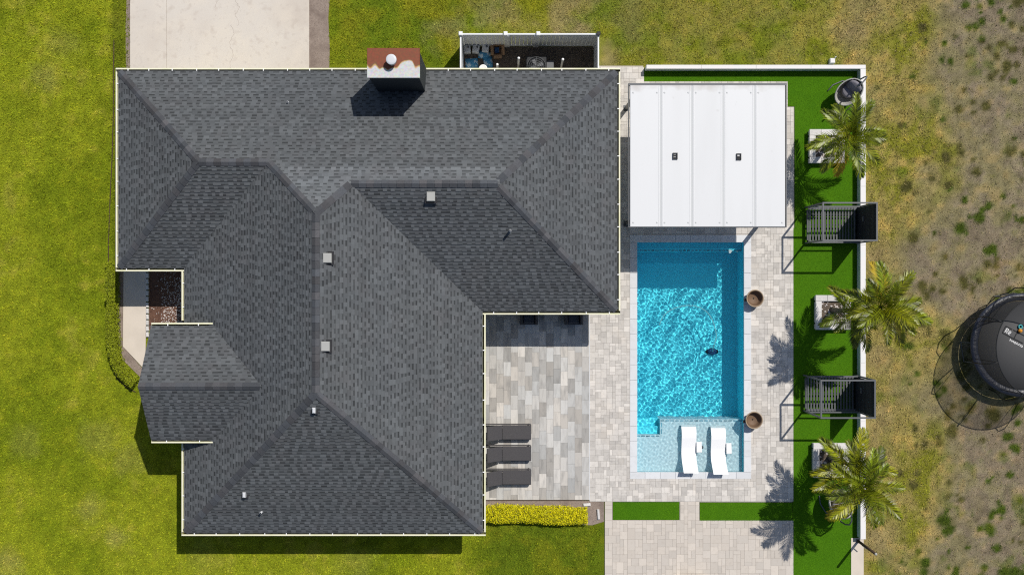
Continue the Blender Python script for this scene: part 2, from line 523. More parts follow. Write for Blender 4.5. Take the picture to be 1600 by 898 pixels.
def lawn_rgb(x, y):
    px, py = x * S + 800, 449 - y * S
    n1, n2, n3, n4 = fb(x, y, 5., 11), fb(x, y, 1.7, 21), fb(x, y, .5, 31), fb(x, y, .9, 41)
    c = lambda *a: np.array(a)
    G1, G2, G3 = c(.248, .285, .013), c(.18, .228, .008), c(.315, .318, .034)
    straw, tan = c(.34, .275, .085), c(.33, .25, .13)
    sand, dirt = c(.30, .25, .175), c(.225, .18, .12)
    deep = c(.11, .155, .007)
    base = lerp(np.broadcast_to(G2, x.shape + (3,)), G1, ss(n1 * .55 + n2 * .45, .36, .58))
    base = lerp(base, np.broadcast_to(G3, base.shape), ss(n2 * .5 + n3 * .5, .55, .72) * .8)
    # greener lawn above the house and below the gold hedge
    top = ss(px, 480, 560) * (1 - ss(py, 120, 200))
    g = lerp(np.broadcast_to(deep * 1.25, base.shape), np.broadcast_to(c(.215, .225, .012), base.shape), ss(n2 * .6 + n4 * .4, .38, .62))
    base = lerp(base, g, top)
    bot = ss(px, 700, 790) * ss(py, 700, 790) * (1 - ss(px, 1200, 1300))
    g = lerp(np.broadcast_to(deep * 1.05, base.shape), np.broadcast_to(c(.16, .19, .009), base.shape), ss(n2 * .5 + n3 * .5, .4, .65))
    base = lerp(base, g, bot)
    bd = ss(px, 172, 178) * (1 - ss(px, 205, 212)) * (1 - ss(py, 415, 430))
    base = lerp(base, np.broadcast_to(c(.12, .15, .008), base.shape), bd * .7)
    # drier towards the right
    w = px + (n1 - .5) * 260 + (n2 - .5) * 120
    dry = ss(w, 830, 1100) * top * .45 + ss(w, 1230, 1340)
    d = lerp(np.broadcast_to(c(.215, .215, .022), base.shape), np.broadcast_to(straw, base.shape), ss(n2 * .5 + n3 * .5, .36, .58))
    d = lerp(d, np.broadcast_to(c(.135, .175, .012), base.shape), ss(n4 * .6 + n1 * .4, .53, .66) * .85)
    base = lerp(base, d, np.clip(dry, 0, 1))
    sa = ss(w, 1400, 1500)
    s_ = lerp(np.broadcast_to(dirt, base.shape), np.broadcast_to(sand, base.shape), ss(n3 * .6 + n2 * .4, .36, .6))
    s_ = lerp(s_, np.broadcast_to(c(.225, .198, .085), base.shape), ss(n2 * .5 + n3 * .5, .4, .62) * .75)
    s_ = lerp(s_, np.broadcast_to(c(.10, .135, .022), base.shape), ss(fb(x, y, 1.3, 91) * .7 + n3 * .3, .60, .68) * .6)
    base = lerp(base, s_, sa)
    sub = np.nonzero((px > 1385) & (px < 1660) & (py > -60) & (py < 960))[0] if x.ndim == 1 else None
    if sub is not None:
        X_, Y_, N_ = px[sub], py[sub], n3[sub]
        acc = np.zeros(len(sub))
        rs = random.Random(9)
        for _ in range(330):
            cx = 1400 + 230 * rs.random() ** .7; cy = rs.uniform(-20, 920); rad = rs.uniform(2.5, 8.5) * (1.5 if rs.random() < .15 else 1)
            if _ and rs.random() < .35: cx, cy = cx0_ + rs.uniform(-22, 22), cy0_ + rs.uniform(-22, 22)
            cx0_, cy0_ = cx, cy
            q = np.hypot(X_ - cx, (Y_ - cy)) / rad + (N_ - .5) * 1.1
            acc = np.maximum(acc, 1 - ss(q, .55, 1.25))
        gsp = np.where((vnoise(x[sub], y[sub], 2.2, 95) > .45)[:, None], c(.06, .092, .009), c(.085, .08, .022))
        base[sub] = base[sub] + (gsp - base[sub]) * acc[:, None]
    for (cx, cy, r, amt) in DRY:
        q = np.hypot(px - cx, py - cy) / r + (n3 - .5) * 1.6 + (n4 - .5)
        base = lerp(base, np.broadcast_to(tan, base.shape), (1 - ss(q, .2, 1.5)) * amt * np.where(px < 600, .38, .7))
    n5, n6 = vnoise(x, y, .14, 61), vnoise(x, y, .3, 71)
    g_ = n5 * .6 + n6 * .4
    amp = .42 + .2 * np.clip(dry, 0, 1)
    base = base * (1 + (g_ - .5) * amp * 1.25)[..., None]
    base = lerp(base, base * c(1.12, 1.0, .95) + c(.03, .022, .002), ss(n6 * .5 + n3 * .5, .55, .75) * (.35 + .5 * np.clip(dry, 0, 1)))
    return np.clip(base, .003, .8), sa, np.clip(dry, 0, 1)


# ------------------------------------------------------------------ ground
POOL = (P(995, 378, .05), P(1163, 738, .05))           # inner edge of the coping: top-left, bottom-right
PX0, PX1, PY0, PY1 = POOL[0].x, POOL[1].x, POOL[1].y, POOL[0].y


def lawn_material(name, fine):
    m = bpy.data.materials.new(name)
    m.use_nodes = True
    t = m.node_tree; N = t.nodes; Lk = t.links
    a = N.new('ShaderNodeAttribute'); a.attribute_name = 'col'
    b = N['Principled BSDF']; b.inputs['Roughness'].default_value = .9; b.inputs['Specular IOR Level'].default_value = .1
    if fine:
        g = N.new('ShaderNodeNewGeometry')
        nz = N.new('ShaderNodeTexNoise'); nz.inputs['Scale'].default_value = 26; nz.inputs['Detail'].default_value = 5
        Lk.new(g.outputs['Position'], nz.inputs['Vector'])
        mr = N.new('ShaderNodeMapRange'); mr.inputs[1].default_value = .3; mr.inputs[2].default_value = .7; mr.inputs[3].default_value = .55; mr.inputs[4].default_value = 1.25
        Lk.new(nz.outputs['Fac'], mr.inputs[0])
        v = N.new('ShaderNodeVectorMath'); v.operation = 'SCALE'
        Lk.new(a.outputs['Color'], v.inputs[0]); Lk.new(mr.outputs[0], v.inputs['Scale'])
        Lk.new(v.outputs[0], b.inputs['Base Color'])
        bp = N.new('ShaderNodeBump'); bp.inputs['Strength'].default_value = .8; bp.inputs['Distance'].default_value = .03
        Lk.new(nz.outputs['Fac'], bp.inputs['Height']); Lk.new(bp.outputs[0], b.inputs['Normal'])
    else:
        Lk.new(a.outputs['Color'], b.inputs['Base Color'])
    return m


def np_mesh(name, v, faces, nper, mat_, col=None, tone=None):
    me = bpy.data.meshes.new(name)
    nf = len(faces)
    me.vertices.add(len(v)); me.vertices.foreach_set('co', np.asarray(v, dtype=np.float32).ravel())
    me.loops.add(nf * nper); me.loops.foreach_set('vertex_index', np.asarray(faces, dtype=np.int32).ravel())
    me.polygons.add(nf)
    me.polygons.foreach_set('loop_start', np.arange(0, nf * nper, nper, dtype=np.int32))
    me.polygons.foreach_set('loop_total', np.full(nf, nper, dtype=np.int32))
    if col is not None:
        at = me.attributes.new('col', 'FLOAT_COLOR', 'POINT')
        at.data.foreach_set('color', np.concatenate([col, np.ones((len(col), 1))], 1).astype(np.float32).ravel())
    if tone is not None:
        at = me.attributes.new('tone', 'FLOAT', 'POINT')
        at.data.foreach_set('value', np.asarray(tone, dtype=np.float32))
    me.materials.append(mat_)
    me.update(calc_edges=True)
    return me


def make_ground():
    hx0, hx1, hy0, hy1 = PX0 - .1, PX1 + .1, PY0 - .1, PY1 + .1
    xs = np.concatenate([[-1500, -300, -90], np.arange(-70, -25, 1.0), np.arange(-25, 25, .12), np.arange(25, 71, 1.0), [90, 300, 1500]])
    ys = np.concatenate([[-1500, -300, -80], np.arange(-60, -15, 1.0), np.arange(-15, 15, .12), np.arange(15, 61, 1.0), [80, 300, 1500]])
    xs = np.unique(np.concatenate([xs, [hx0, hx1]])); ys = np.unique(np.concatenate([ys, [hy0, hy1]]))
    X, Y = np.meshgrid(xs, ys)
    Z = (fb(X, Y, 3., 77) - .5) * .03
    flat = (X > -6) & (X < 15.2)
    Z = np.where(flat | (np.abs(X) > 25) | (np.abs(Y) > 15), 0, Z)
    nx, ny = len(xs), len(ys)
    I, J = np.meshgrid(np.arange(nx - 1), np.arange(ny - 1))
    cx, cy = (xs[I] + xs[I + 1]) / 2, (ys[J] + ys[J + 1]) / 2
    keep = ~((cx > hx0) & (cx < hx1) & (cy > hy0) & (cy < hy1))
    a = (J * nx + I)[keep]
    F = np.stack([a, a + 1, a + nx + 1, a + nx], 1)
    x, y = X.ravel(), Y.ravel()
    c, _, _ = lawn_rgb(x, y)
    c = c * .82
    far = np.clip((np.maximum(np.abs(x) - 30, np.abs(y) - 22)) / 30, 0, 1)[:, None]
    c = c * (1 - far) + np.array([.15, .165, .03]) * far
    me = np_mesh('lawn_ground', np.stack([x, y, Z.ravel()], 1), F, 4, lawn_material('lawn_soil_and_grass', True), c)
    o = link('lawn_ground', me)
    tag(o, 'lawn and dry sandy yard surrounding the house', 'lawn', kind='structure')


make_ground()

# areas without grass (pixel rectangles at ground level)
NOGRASS = [(203, -60, 515, 112), (310, 118, 775, 800), (240, 440, 320, 660), (240, 118, 960, 440), (300, 100, 960, 480), (716, 60, 960, 480), (745, 470, 960, 820),
           (186, 424, 300, 560), (936, 101, 1356, 1000), (940, 780, 1356, 1000)]


def in_nograss(px, py):
    m = np.zeros(px.shape, bool)
    for (a, b, c, d) in NOGRASS:
        m |= (px > a) & (px < c) & (py > b) & (py < d)
    m |= (px > 188) & (px < 240) & (py > 540) & (py < 540 + (px - 188) * 1.6 + 30) & (py < 600)
    return m


def make_grass():
    n = 330000
    x = NR.uniform(-22.5, 22.5, n); y = NR.uniform(-13, 13, n)
    px, py = x * S + 800, 449 - y * S
    col, sa, dry = lawn_rgb(x, y)
    green = np.clip((col[:, 1] - col[:, 0]) * 14 + .35, 0, 1)
    keepp = np.where(sa > .2, .3 + .6 * green * sa, np.where(dry > .4, .62, .9))
    k = ~in_nograss(px, py) & (NR.random(n) < keepp)
    x, y, col, sa, dry = x[k], y[k], col[k], sa[k], dry[k]
    n = len(x)
    B = 2
    V = np.zeros((n, B, 3, 3)); C = np.zeros((n, B, 3, 3))
    gz = np.where((x > -6) & (x < 15.2), 0, (fb(x, y, 3., 77) - .5) * .03)
    for b in range(B):
        az = NR.uniform(0, 2 * PI, n); L = NR.uniform(.05, .13, n) * (1 - .3 * sa); w = NR.uniform(.009, .019, n)
        el = NR.uniform(.35, 1.15, n)
        dx, dy = np.cos(az), np.sin(az)
        ox, oy = x + NR.normal(0, .02, n), y + NR.normal(0, .02, n)
        V[:, b, 0] = np.stack([ox - dy * w, oy + dx * w, gz - .005], 1)
        V[:, b, 1] = np.stack([ox + dy * w, oy - dx * w, gz - .005], 1)
        V[:, b, 2] = np.stack([ox + dx * L * np.cos(el), oy + dy * L * np.cos(el), gz + L * np.sin(el)], 1)
        tn = NR.uniform(.68, 1.45, n)
        yl = (NR.random(n) < .10)[:, None]
        cc = col * tn[:, None]
        cc = np.where(yl, cc * np.array([1.3, 1.12, 1.2]) + np.array([.04, .032, .002]), cc)
        pal = np.array([[.44, .36, .17], [.30, .24, .12], [.15, .11, .055], [.15, .175, .02], [.36, .31, .09]])[NR.integers(0, 5, n)]
        mixr = (NR.random(n) < .5 * dry)[:, None] * (green[k] < .62)[:, None]
        cc = np.where(mixr, cc * .45 + pal * .55, cc)
        C[:, b] = cc[:, None, :]
    v = V.reshape(-1, 3); F = np.arange(len(v)).reshape(-1, 3)
    me = np_mesh('lawn_grass', v, F, 3, lawn_material('lawn_grass_blade', False), np.clip(C.reshape(-1, 3), 0, 1))
    o = link('lawn_grass', me)
    tag(o, 'short mown grass, yellow green beside the house and dry on the right', 'grass', kind='stuff')


make_grass()


# ------------------------------------------------------------------ paved areas
def slab(name, poly, z0, z1, m, label, cat):
    o = MB().prism(poly, z0, z1).build(name, m)
    return tag(o, label, cat, kind='structure')


def prect(x0, y0, x1, y1, z=.05):
    a, b = P(x0, y1, z), P(x1, y0, z)
    return (a.x, a.y, b.x, b.y)


SHARED = {}


def box_mesh(name, d, m, bev):
    k = (name, tuple(round(q, 3) for q in d), m.name)
    if k not in SHARED:
        SHARED[k] = MB().box((0, 0, 0), d, bev=bev).mesh(name, m)
    return SHARED[k]


def lay_pavers(root, inc, exc, u, z, m_obj, m_small, sizes, cap=300, prefer=None, gap=.004, seed=1, th=.05):
    rr = random.Random(seed)
    xs0 = min(r[0] for r in inc); ys0 = min(r[1] for r in inc)
    nx = int((max(r[2] for r in inc) - xs0) / u + .5); ny = int((max(r[3] for r in inc) - ys0) / u + .5)
    free = [[False] * ny for _ in range(nx)]
    for i in range(nx):
        for j in range(ny):
            cx, cy = xs0 + (i + .5) * u, ys0 + (j + .5) * u
            free[i][j] = any(r[0] - 1e-4 <= cx <= r[2] + 1e-4 and r[1] - 1e-4 <= cy <= r[3] + 1e-4 for r in inc) and \
                not any(r[0] < cx < r[2] and r[1] < cy < r[3] for r in exc)
    pieces = []
    for j in range(ny):
        for i in range(nx):
            if not free[i][j]: continue
            opts = sizes[:]
            rr.shuffle(opts)
            opts.sort(key=lambda q: -q[2] * rr.random())
            for (w, h, wt) in opts + [(1, 1, 0)]:
                if i + w <= nx and j + h <= ny and all(free[i + a][j + b] for a in range(w) for b in range(h)):
                    for a in range(w):
                        for b in range(h): free[i + a][j + b] = False
                    pieces.append((xs0 + (i + w / 2) * u, ys0 + (j + h / 2) * u, w, h))
                    break
    key = (lambda p: (-(1 if prefer is None or prefer(p[0], p[1]) else 0), -p[2] * p[3]))
    pieces.sort(key=key)
    small = MB()
    for n, (cx, cy, w, h) in enumerate(pieces):
        dz = rr.uniform(-.002, .002)
        if n < cap:
            o = link('paver', box_mesh('paver', (w * u - gap, h * u - gap, th), m_obj, .004), root, loc=(cx, cy, z - th / 2 + dz))
            o.rotation_euler = (rr.uniform(-.004, .004), rr.uniform(-.004, .004), rr.choice((0, PI)))
        else:
            small.tone = rr.random()
            small.box((cx, cy, z - th / 2 + dz), (w * u - gap, h * u - gap, th), bev=.004)
    if small.v:
        o = small.build('paver_field', m_small, root)
        o['kind'] = 'stuff'
    return len(pieces)


def bed(name, rects, exc, z, m, label, cat):
    """bedding slab under pavers: rectangles minus holes, cut into a grid"""
    xs = sorted(set([r[i] for r in rects + exc for i in (0, 2)])); ys = sorted(set([r[i] for r in rects + exc for i in (1, 3)]))
    mb = MB()
    vid = {}
    def vi(x, y):
        k = (round(x, 5), round(y, 5))
        if k not in vid:
            vid[k] = len(mb.v); mb.v.append((x, y, z)); mb.t.append(1.0)
        return vid[k]
    for a in range(len(xs) - 1):
        for b in range(len(ys) - 1):
            cx, cy = (xs[a] + xs[a + 1]) / 2, (ys[b] + ys[b + 1]) / 2
            if any(r[0] < cx < r[2] and r[1] < cy < r[3] for r in rects) and not any(r[0] < cx < r[2] and r[1] < cy < r[3] for r in exc):
                mb.f.append((vi(xs[a], ys[b]), vi(xs[a + 1], ys[b]), vi(xs[a + 1], ys[b + 1]), vi(xs[a], ys[b + 1])))
                mb.m.append(0); mb.sm.append(False)
    o = mb.build(name, m)
    return tag(o, label, cat, kind='structure')


ZD = .05
U = .118
cop_out = prect(984, 367, 1174, 748, ZD)
deck_in = [prect(921, 355, 1238, 783, ZD), prect(936, 103, 1005, 356, ZD), prect(1004, 166, 1241, 356, ZD), prect(980, 128, 1241, 170, ZD)]
deck_ex = [cop_out, prect(1229, 100, 1260, 167, ZD)]
pool_deck = bed('pool_deck', deck_in, deck_ex, ZD - .012, M['joint'], 'pale mixed-size stone pavers laid around the swimming pool', 'paving')
vis = lambda x, y: not (4.7 < x < 10.2 and y > 1.9) and not (x < 4.4 and y > -.9)
lay_pavers(pool_deck, deck_in, deck_ex, U, ZD, M['deck'], M['deck_s'],
           [(2, 2, 1.), (2, 1, .8), (1, 2, .7), (3, 2, .7), (2, 3, .5), (1, 1, .25)], prefer=vis, seed=3)

terr_in = [prect(945, 783, 1238, 960, ZD - .01)]
terr_ex = [prect(957, 783.5, 1062, 812, ZD - .01), prect(1093, 784, 1245, 814, ZD - .01)]
terrace = bed('terrace', terr_in, terr_ex, ZD - .022, M['joint'], 'beige paved terrace below the two turf strips', 'paving')
lay_pavers(terrace, terr_in, terr_ex, .155, ZD - .01, M['terr'], M['terr_s'],
           [(2, 2, 1.), (1, 2, .9), (2, 1, .8), (2, 3, .5), (3, 2, .5)], prefer=lambda x, y: y > -11.9, seed=5)

# large-format patio tiles by the house
patio_r = prect(742, 470, 920.5, 780.5, .07)
patio = bed('patio', [patio_r], [], .056, M['joint'], 'patio of large grey and beige tiles beside the house', 'paving')
tw, tl = .2925, .585
ncol = int((patio_r[2] - patio_r[0]) / tw)
x_r = patio_r[2]
for c in range(ncol + 1):
    xx = x_r - (c + .5) * tw
    off = ((c * 2) % 3) / 3 * tl + R.choice((0, 0, tl / 6))
    yy = patio_r[1] - off
    while yy < patio_r[3]:
        a, b = max(yy, patio_r[1]), min(yy + tl, patio_r[3])
        if b - a > .05:
            link('tile', box_mesh('tile', (tw - .004, b - a - .004, .03), M['tile'], .002), patio, loc=(xx, (a + b) / 2, .07 - .015))
        yy += tl
# metal edge between patio and deck
tag(MB().rect(patio_r[2] + .004, patio_r[1], patio_r[2] + .03, patio_r[3] - .2, .02, .066).build('patio_edging', M['coping']),
    'thin pale edging strip between patio tiles and pool pavers', 'edging')
tag(MB().rect(patio_r[0], patio_r[1] - .03, patio_r[2] - .25, patio_r[1] - .004, -.02, .055).build('patio_kerb', M['stem']),
    'dark narrow kerb between patio tiles and the gold hedge bed', 'kerb')

# driveway
drive_r = prect(203, -70, 483, 120, .04)
drive = bed('driveway', [drive_r], [], .02, M['joint'], 'pale concrete driveway running up to the garage side', 'driveway')
jx = P(260, 0, .04).x
for (a, b) in ((drive_r[0], jx - .006), (jx + .006, drive_r[2])):
    sl_ = MB().rect(a, drive_r[1], b, drive_r[3], -.05, .04, bev=.008).build('slab', M['concrete'], drive)
crk = MB()
for (cpx, y0_, y1_) in ((362, 108, 40), (371, 40, -5), (338, 12, -40)):
    q0 = None
    for k in range(26):
        q1 = P(cpx + 3 * math.sin(k * .5 + cpx) + R.uniform(-1.2, 1.2), y0_ + (y1_ - y0_) * k / 25, .041)
        if q0 is not None: crk.bar(q0, q1, R.uniform(.006, .014), .002)
        q0 = q1
crk.build('crack', M['crack'], drive)
d = prect(483.2, -70, 514, 120, .02)
slab('dirt_strip', [(d[0], d[1]), (d[2], d[1]), (d[2] + .03, d[1] + 1.2), (d[2] - .03, d[1] + 2.4), (d[2] + .04, d[1] + 3.4), (d[2], d[3]), (d[0], d[3])], -.03, .022, M['dirt'],
     'strip of bare grey dirt along the driveway', 'dirt')
d = prect(197, -70, 202.8, 120, .02)
slab('dirt_strip', [(d[0], d[1]), (d[2], d[1]), (d[2], d[3]), (d[0] + .08, d[3]), (d[0] - .02, d[1] + 2)], -.03, .018, M['dirt'],
     'thin line of dirt between lawn and the driveway side nearest the lawn corner', 'dirt')

# artificial turf
TZ = .035


def turf(name, rect, label):
    o = MB().rect(*rect, -.03, TZ).build(name, M['turf'])
    return tag(o, label, 'turf', kind='structure')


t_top = prect(1006, 111, 1341, 131, TZ)
t_top = (t_top[0], t_top[1] - .05, t_top[2], t_top[3])
TURFS = [prect(1229.5, 110, 1341, 166.5, TZ), prect(1241.4, 166.5, 1341, 356, TZ), prect(1238.4, 356, 1341, 960, TZ),
         prect(1006, 110, 1229.5, 127.5, TZ)]
turf_o = bed('turf_bed', TURFS, [], TZ, M['turf'], 'bright green artificial turf strip inside the low white wall', 'turf')
t1 = prect(957.5, 784, 1061.5, 811.5, TZ); t2 = prect(1093.5, 784.5, 1238, 813.5, TZ)
turf('turf_bed', t1, 'short turf rectangle beside the gold hedge end')
turf('turf_bed', t2, 'longer turf rectangle joining the palm planter strip')


def make_turf_blades():
    rects = TURFS + [t1, t2]
    xs, ys = [], []
    for r in rects:
        n = int((r[2] - r[0]) * (r[3] - r[1]) * 1500)
        xs.append(NR.uniform(r[0], r[2], n)); ys.append(NR.uniform(r[1], r[3], n))
    x, y = np.concatenate(xs), np.concatenate(ys)
    n = len(x)
    az = NR.uniform(0, 2 * PI, n); L = NR.uniform(.02, .04, n); w = .006; el = NR.uniform(.4, 1.2, n)
    dx, dy = np.cos(az), np.sin(az)
    V = np.zeros((n, 3, 3))
    V[:, 0] = np.stack([x - dy * w, y + dx * w, np.full(n, TZ - .003)], 1)
    V[:, 1] = np.stack([x + dy * w, y - dx * w, np.full(n, TZ - .003)], 1)
    V[:, 2] = np.stack([x + dx * L * np.cos(el), y + dy * L * np.cos(el), TZ + L * np.sin(el)], 1)
    o = link('turf_pile', np_mesh('turf_pile', V.reshape(-1, 3), np.arange(3 * n).reshape(-1, 3), 3, M['turfblade'],
                                  tone=np.repeat(NR.uniform(.6, 1.3, n), 3)))
    tag(o, 'dense bright green pile of the artificial turf', 'turf', kind='stuff')


make_turf_blades()

# pale slab strip at the end of the low wall
s = prect(1330, 840, 1349.5, 960, .06)
slab('paved_strip', [(s[0], s[1]), (s[2], s[1]), (s[2], s[3]), (s[0], s[3])], -.05, .06, M['path'], 'narrow pale concrete strip at the end of the low white wall', 'paving')

# front walk, planting bed
walk_px = [(193, 410), (228, 410), (228, 500), (227, 560), (223, 572), (192, 541)]
slab('front_walk', [P(a, b, .04)[:2] for a, b in walk_px[:4] + [(260, 600), (225, 576), (192, 541)]], -.05, .04, M['path'],
     'pale concrete front walk bending towards the porch', 'path')
b = prect(233, 408, 300, 515, .03)
bedo = slab('mulch_bed', [(b[0], b[1]), (b[2], b[1]), (b[2], b[3]), (b[0], b[3])], -.05, .03, M['mulch'], 'brown mulch bed with white pebbles in the recess beside the front walk', 'bed')
slab('mulch_bed', [P(a, q, .02)[:2] for a, q in ((184, 410), (192.5, 410), (191.6, 541), (225, 578), (222, 592), (186, 556), (183, 500))], -.05, .02, M['dirt'],
     'narrow dirt bed between curved hedge and front walk', 'bed')
# edging stones along the bed
for k in range(13):
    py = 412 + k * 9.2
    p = P(230.2, py, .08)
    mb = MB().box((0, 0, 0), (.11 + R.uniform(-.015, .02), .2, .12), bev=.02)
    o = mb.build('edging_stone', M['stone']); o.location = (p.x, p.y, .05)
    o.rotation_euler = (0, 0, R.uniform(-.12, .12))
    ords = ('first', 'second', 'third', 'fourth', 'fifth', 'sixth', 'seventh', 'eighth', 'ninth', 'tenth', 'eleventh', 'twelfth', 'last')
    tag(o, ords[k] + ' pale edging stone beside the front walk, counted down from the gutter', 'stone', 'edging stones beside the front walk')


def pebbles():
    mb = MB()
    for k in range(620):
        t = R.random()
        px = 286 - 34 * R.random() ** 1.6
        py = 424 + 84 * R.random() ** .7
        if R.random() < .12: px, py = R.uniform(236, 284), R.uniform(426, 504)
        p = P(px, py, .03)
        r = R.uniform(.013, .03)
        mb.tone = R.random()
        vs_ = [(p.x + r * math.cos(a + q) * (1 if i else .6), p.y + r * math.sin(a + q) * .8, .03 + h) for i, h in ((1, 0), (0, r * .8))
               for q in (R.random(),) for a in (0, 1.25, 2.5, 3.8, 5.0)]
        mb.add(vs_, [(0, 1, 6, 5), (1, 2, 7, 6), (2, 3, 8, 7), (3, 4, 9, 8), (4, 0, 5, 9), (5, 6, 7, 8, 9)])
    o = mb.build('white_pebbles', M['pebble'])
    tag(o, 'scattered white pebbles on the mulch bed', 'pebbles', kind='stuff')


pebbles()
# dark edging line between lawn and house side
pts = [P(*q, .02) for q in ((178, 62), (177.5, 110), (177, 180), (175, 250), (172, 310), (169.5, 380), (169, 430), (169.5, 500), (172, 560), (182, 590), (200, 607), (212, 612))]
tag(MB().tube(pts, .022, 5).build('lawn_edging', M['stem']), 'dark thin edging line between lawn and house, curving round the hedge', 'edging')

# ------------------------------------------------------------------ house
EZ, K = 2.6, .583
fe = (H - EZ) / H / S
xW1, xW2, xE2, xE1 = (186 - 800) * fe, (289 - 800) * fe, (753 - 800) * fe, (963.5 - 800) * fe
yN, yNW, yNE, yS = (449 - 112) * fe, (449 - 418) * fe, (449 - 485.5) * fe, (449 - 831) * fe
hs = (xE2 - xW2) / 2
rx = (xW2 + xE2) / 2
hnw = (yN - yNW) / 2; ynw = (yN + yNW) / 2
hne = (yN - yNE) / 2; yne = (yN + yNE) / 2
AN, AS = (rx, yN - hs), (rx, yS + hs)
AW, AW2 = (xW1 + hnw, ynw), (xW2 + hnw, ynw)
AE, AE2 = (xE1 - hne, yne), (xE2 - hne, yne)
PEZ = 3.4
pf = (H - PEZ) / H / S
pN, pS = (449 - 510) * pf, (449 - 686) * pf
pr = (pN + pS) / 2
ph = (pN - pS) / 2
pW = -13.55
pe0 = xW2 + (PEZ - EZ) / K
pe1 = pe0 + ph

house = empty('house', (rx, 0, 0), 'single-storey house with dark grey shingled hip roof and cream gutters', 'house')
zN = lambda x, y: EZ + K * (yN - y)
zW1 = lambda x, y: EZ + K * (x - xW1)
zNWs = lambda x, y: EZ + K * (y - yNW)
zW2 = lambda x, y: EZ + K * (x - xW2)
zS = lambda x, y: EZ + K * (y - yS)
zE2 = lambda x, y: EZ + K * (xE2 - x)
zNEs = lambda x, y: EZ + K * (y - yNE)
zE1 = lambda x, y: EZ + K * (xE1 - x)
zPN = lambda x, y: PEZ + K * (pN - y)
zPS = lambda x, y: PEZ + K * (y - pS)
# (height function, eave axis direction up-slope, eave offset, convex pieces)
PLANES = [
    (zN, (0, -1), yN, [[(xW1, yN), AW, AW2, (AW2[0], yN)], [(AW2[0], yN), AW2, AN, (AN[0], yN)],
                       [(AN[0], yN), AN, AE2, (AE2[0], yN)], [(AE2[0], yN), AE2, AE, (xE1, yN)]]),
    (zW1, (1, 0), xW1, [[(xW1, yNW), AW, (xW1, yN)]]),
    (zNWs, (0, 1), yNW, [[(xW1, yNW), (xW2, yNW), AW2, AW]]),
    (zW2, (1, 0), xW2, [[(xW2, yS), AS, AN, AW2, (xW2, yNW)]]),
    (zS, (0, 1), yS, [[(xW2, yS), (xE2, yS), AS]]),
    (zE2, (-1, 0), xE2, [[(xE2, yS), (xE2, yNE), AE2, AN, AS]]),
    (zNEs, (0, 1), yNE, [[(xE2, yNE), (xE1, yNE), AE, AE2]]),
    (zE1, (-1, 0), xE1, [[(xE1, yNE), (xE1, yN), AE]]),
    (zPN, (0, -1), pN, [[(pW, pN), (pW, pr), (pe1, pr), (pe0, pN)]]),
    (zPS, (0, 1), pS, [[(pW, pS), (pe0, pS), (pe1, pr), (pW, pr)]]),
]


def ccw(p):
    a = sum(p[i][0] * p[(i + 1) % len(p)][1] - p[(i + 1) % len(p)][0] * p[i][1] for i in range(len(p)))
    return p if a > 0 else list(reversed(p))


def clip(poly, conv):
    out = poly
    n = len(conv)
    for i in range(n):
        ax, ay = conv[i]; bx, by = conv[(i + 1) % n]
        src, out = out, []
        if not src: break
        for j in range(len(src)):
            p, q = src[j - 1], src[j]
            dp = (bx - ax) * (p[1] - ay) - (by - ay) * (p[0] - ax)
            dq = (bx - ax) * (q[1] - ay) - (by - ay) * (q[0] - ax)
            if (dp < 0) != (dq < 0):
                t = dp / (dp - dq)
                out.append((p[0] + (q[0] - p[0]) * t, p[1] + (q[1] - p[1]) * t))
            if dq >= 0:
                out.append(q)
    return out


# roof deck, fascia and soffit
rb = MB()
for (zf, up, e0, pieces) in PLANES:
    for pc in pieces:
        pc = ccw(pc)
        rb.add([(x, y, zf(x, y) - .012) for x, y in pc], [tuple(range(len(pc)))])
OUT = [(xW1, yN), (xE1, yN), (xE1, yNE), (xE2, yNE), (xE2, yS), (xW2, yS), (xW2, yNW), (xW1, yNW)]
roof = rb.build('roof', M['deckboard'], house)
fb_ = MB()
n = len(OUT)
for i in range(n):
    a, b = OUT[i], OUT[(i + 1) % n]
    fb_.add([(a[0], a[1], EZ - .012), (b[0], b[1], EZ - .012), (b[0], b[1], EZ - .2), (a[0], a[1], EZ - .2)], [(0, 1, 2, 3)])
fb_.add([(x, y, EZ - .2) for x, y in OUT], [tuple(range(n))])
# porch gable ends and eaves
fb_.add([(pW, pN, PEZ - .012), (pW, pS, PEZ - .012), (pW, pS, PEZ - .2), (pW, pN, PEZ - .2)], [(0, 1, 2, 3)])
fb_.add([(pW, pN, PEZ - .012), (pe0 + .05, pN, PEZ - .012), (pe0 + .05, pN, PEZ - .2), (pW, pN, PEZ - .2)], [(0, 1, 2, 3)])
fb_.add([(pW, pS, PEZ - .012), (pe0 + .05, pS, PEZ - .012), (pe0 + .05, pS, PEZ - .2), (pW, pS, PEZ - .2)], [(0, 1, 2, 3)])
fb_.add([(pW, pN, PEZ - .2), (pe0 + .6, pN, PEZ - .2), (pe0 + .6, pS, PEZ - .2), (pW, pS, PEZ - .2)], [(0, 1, 2, 3)])
fb_.add([(pW, pN, PEZ - .2), (pW, pS, PEZ - .2), (pW, pr, PEZ + K * ph - .02)], [(0, 1, 2)])
fb_.build('fascia', M['gutter'], roof)

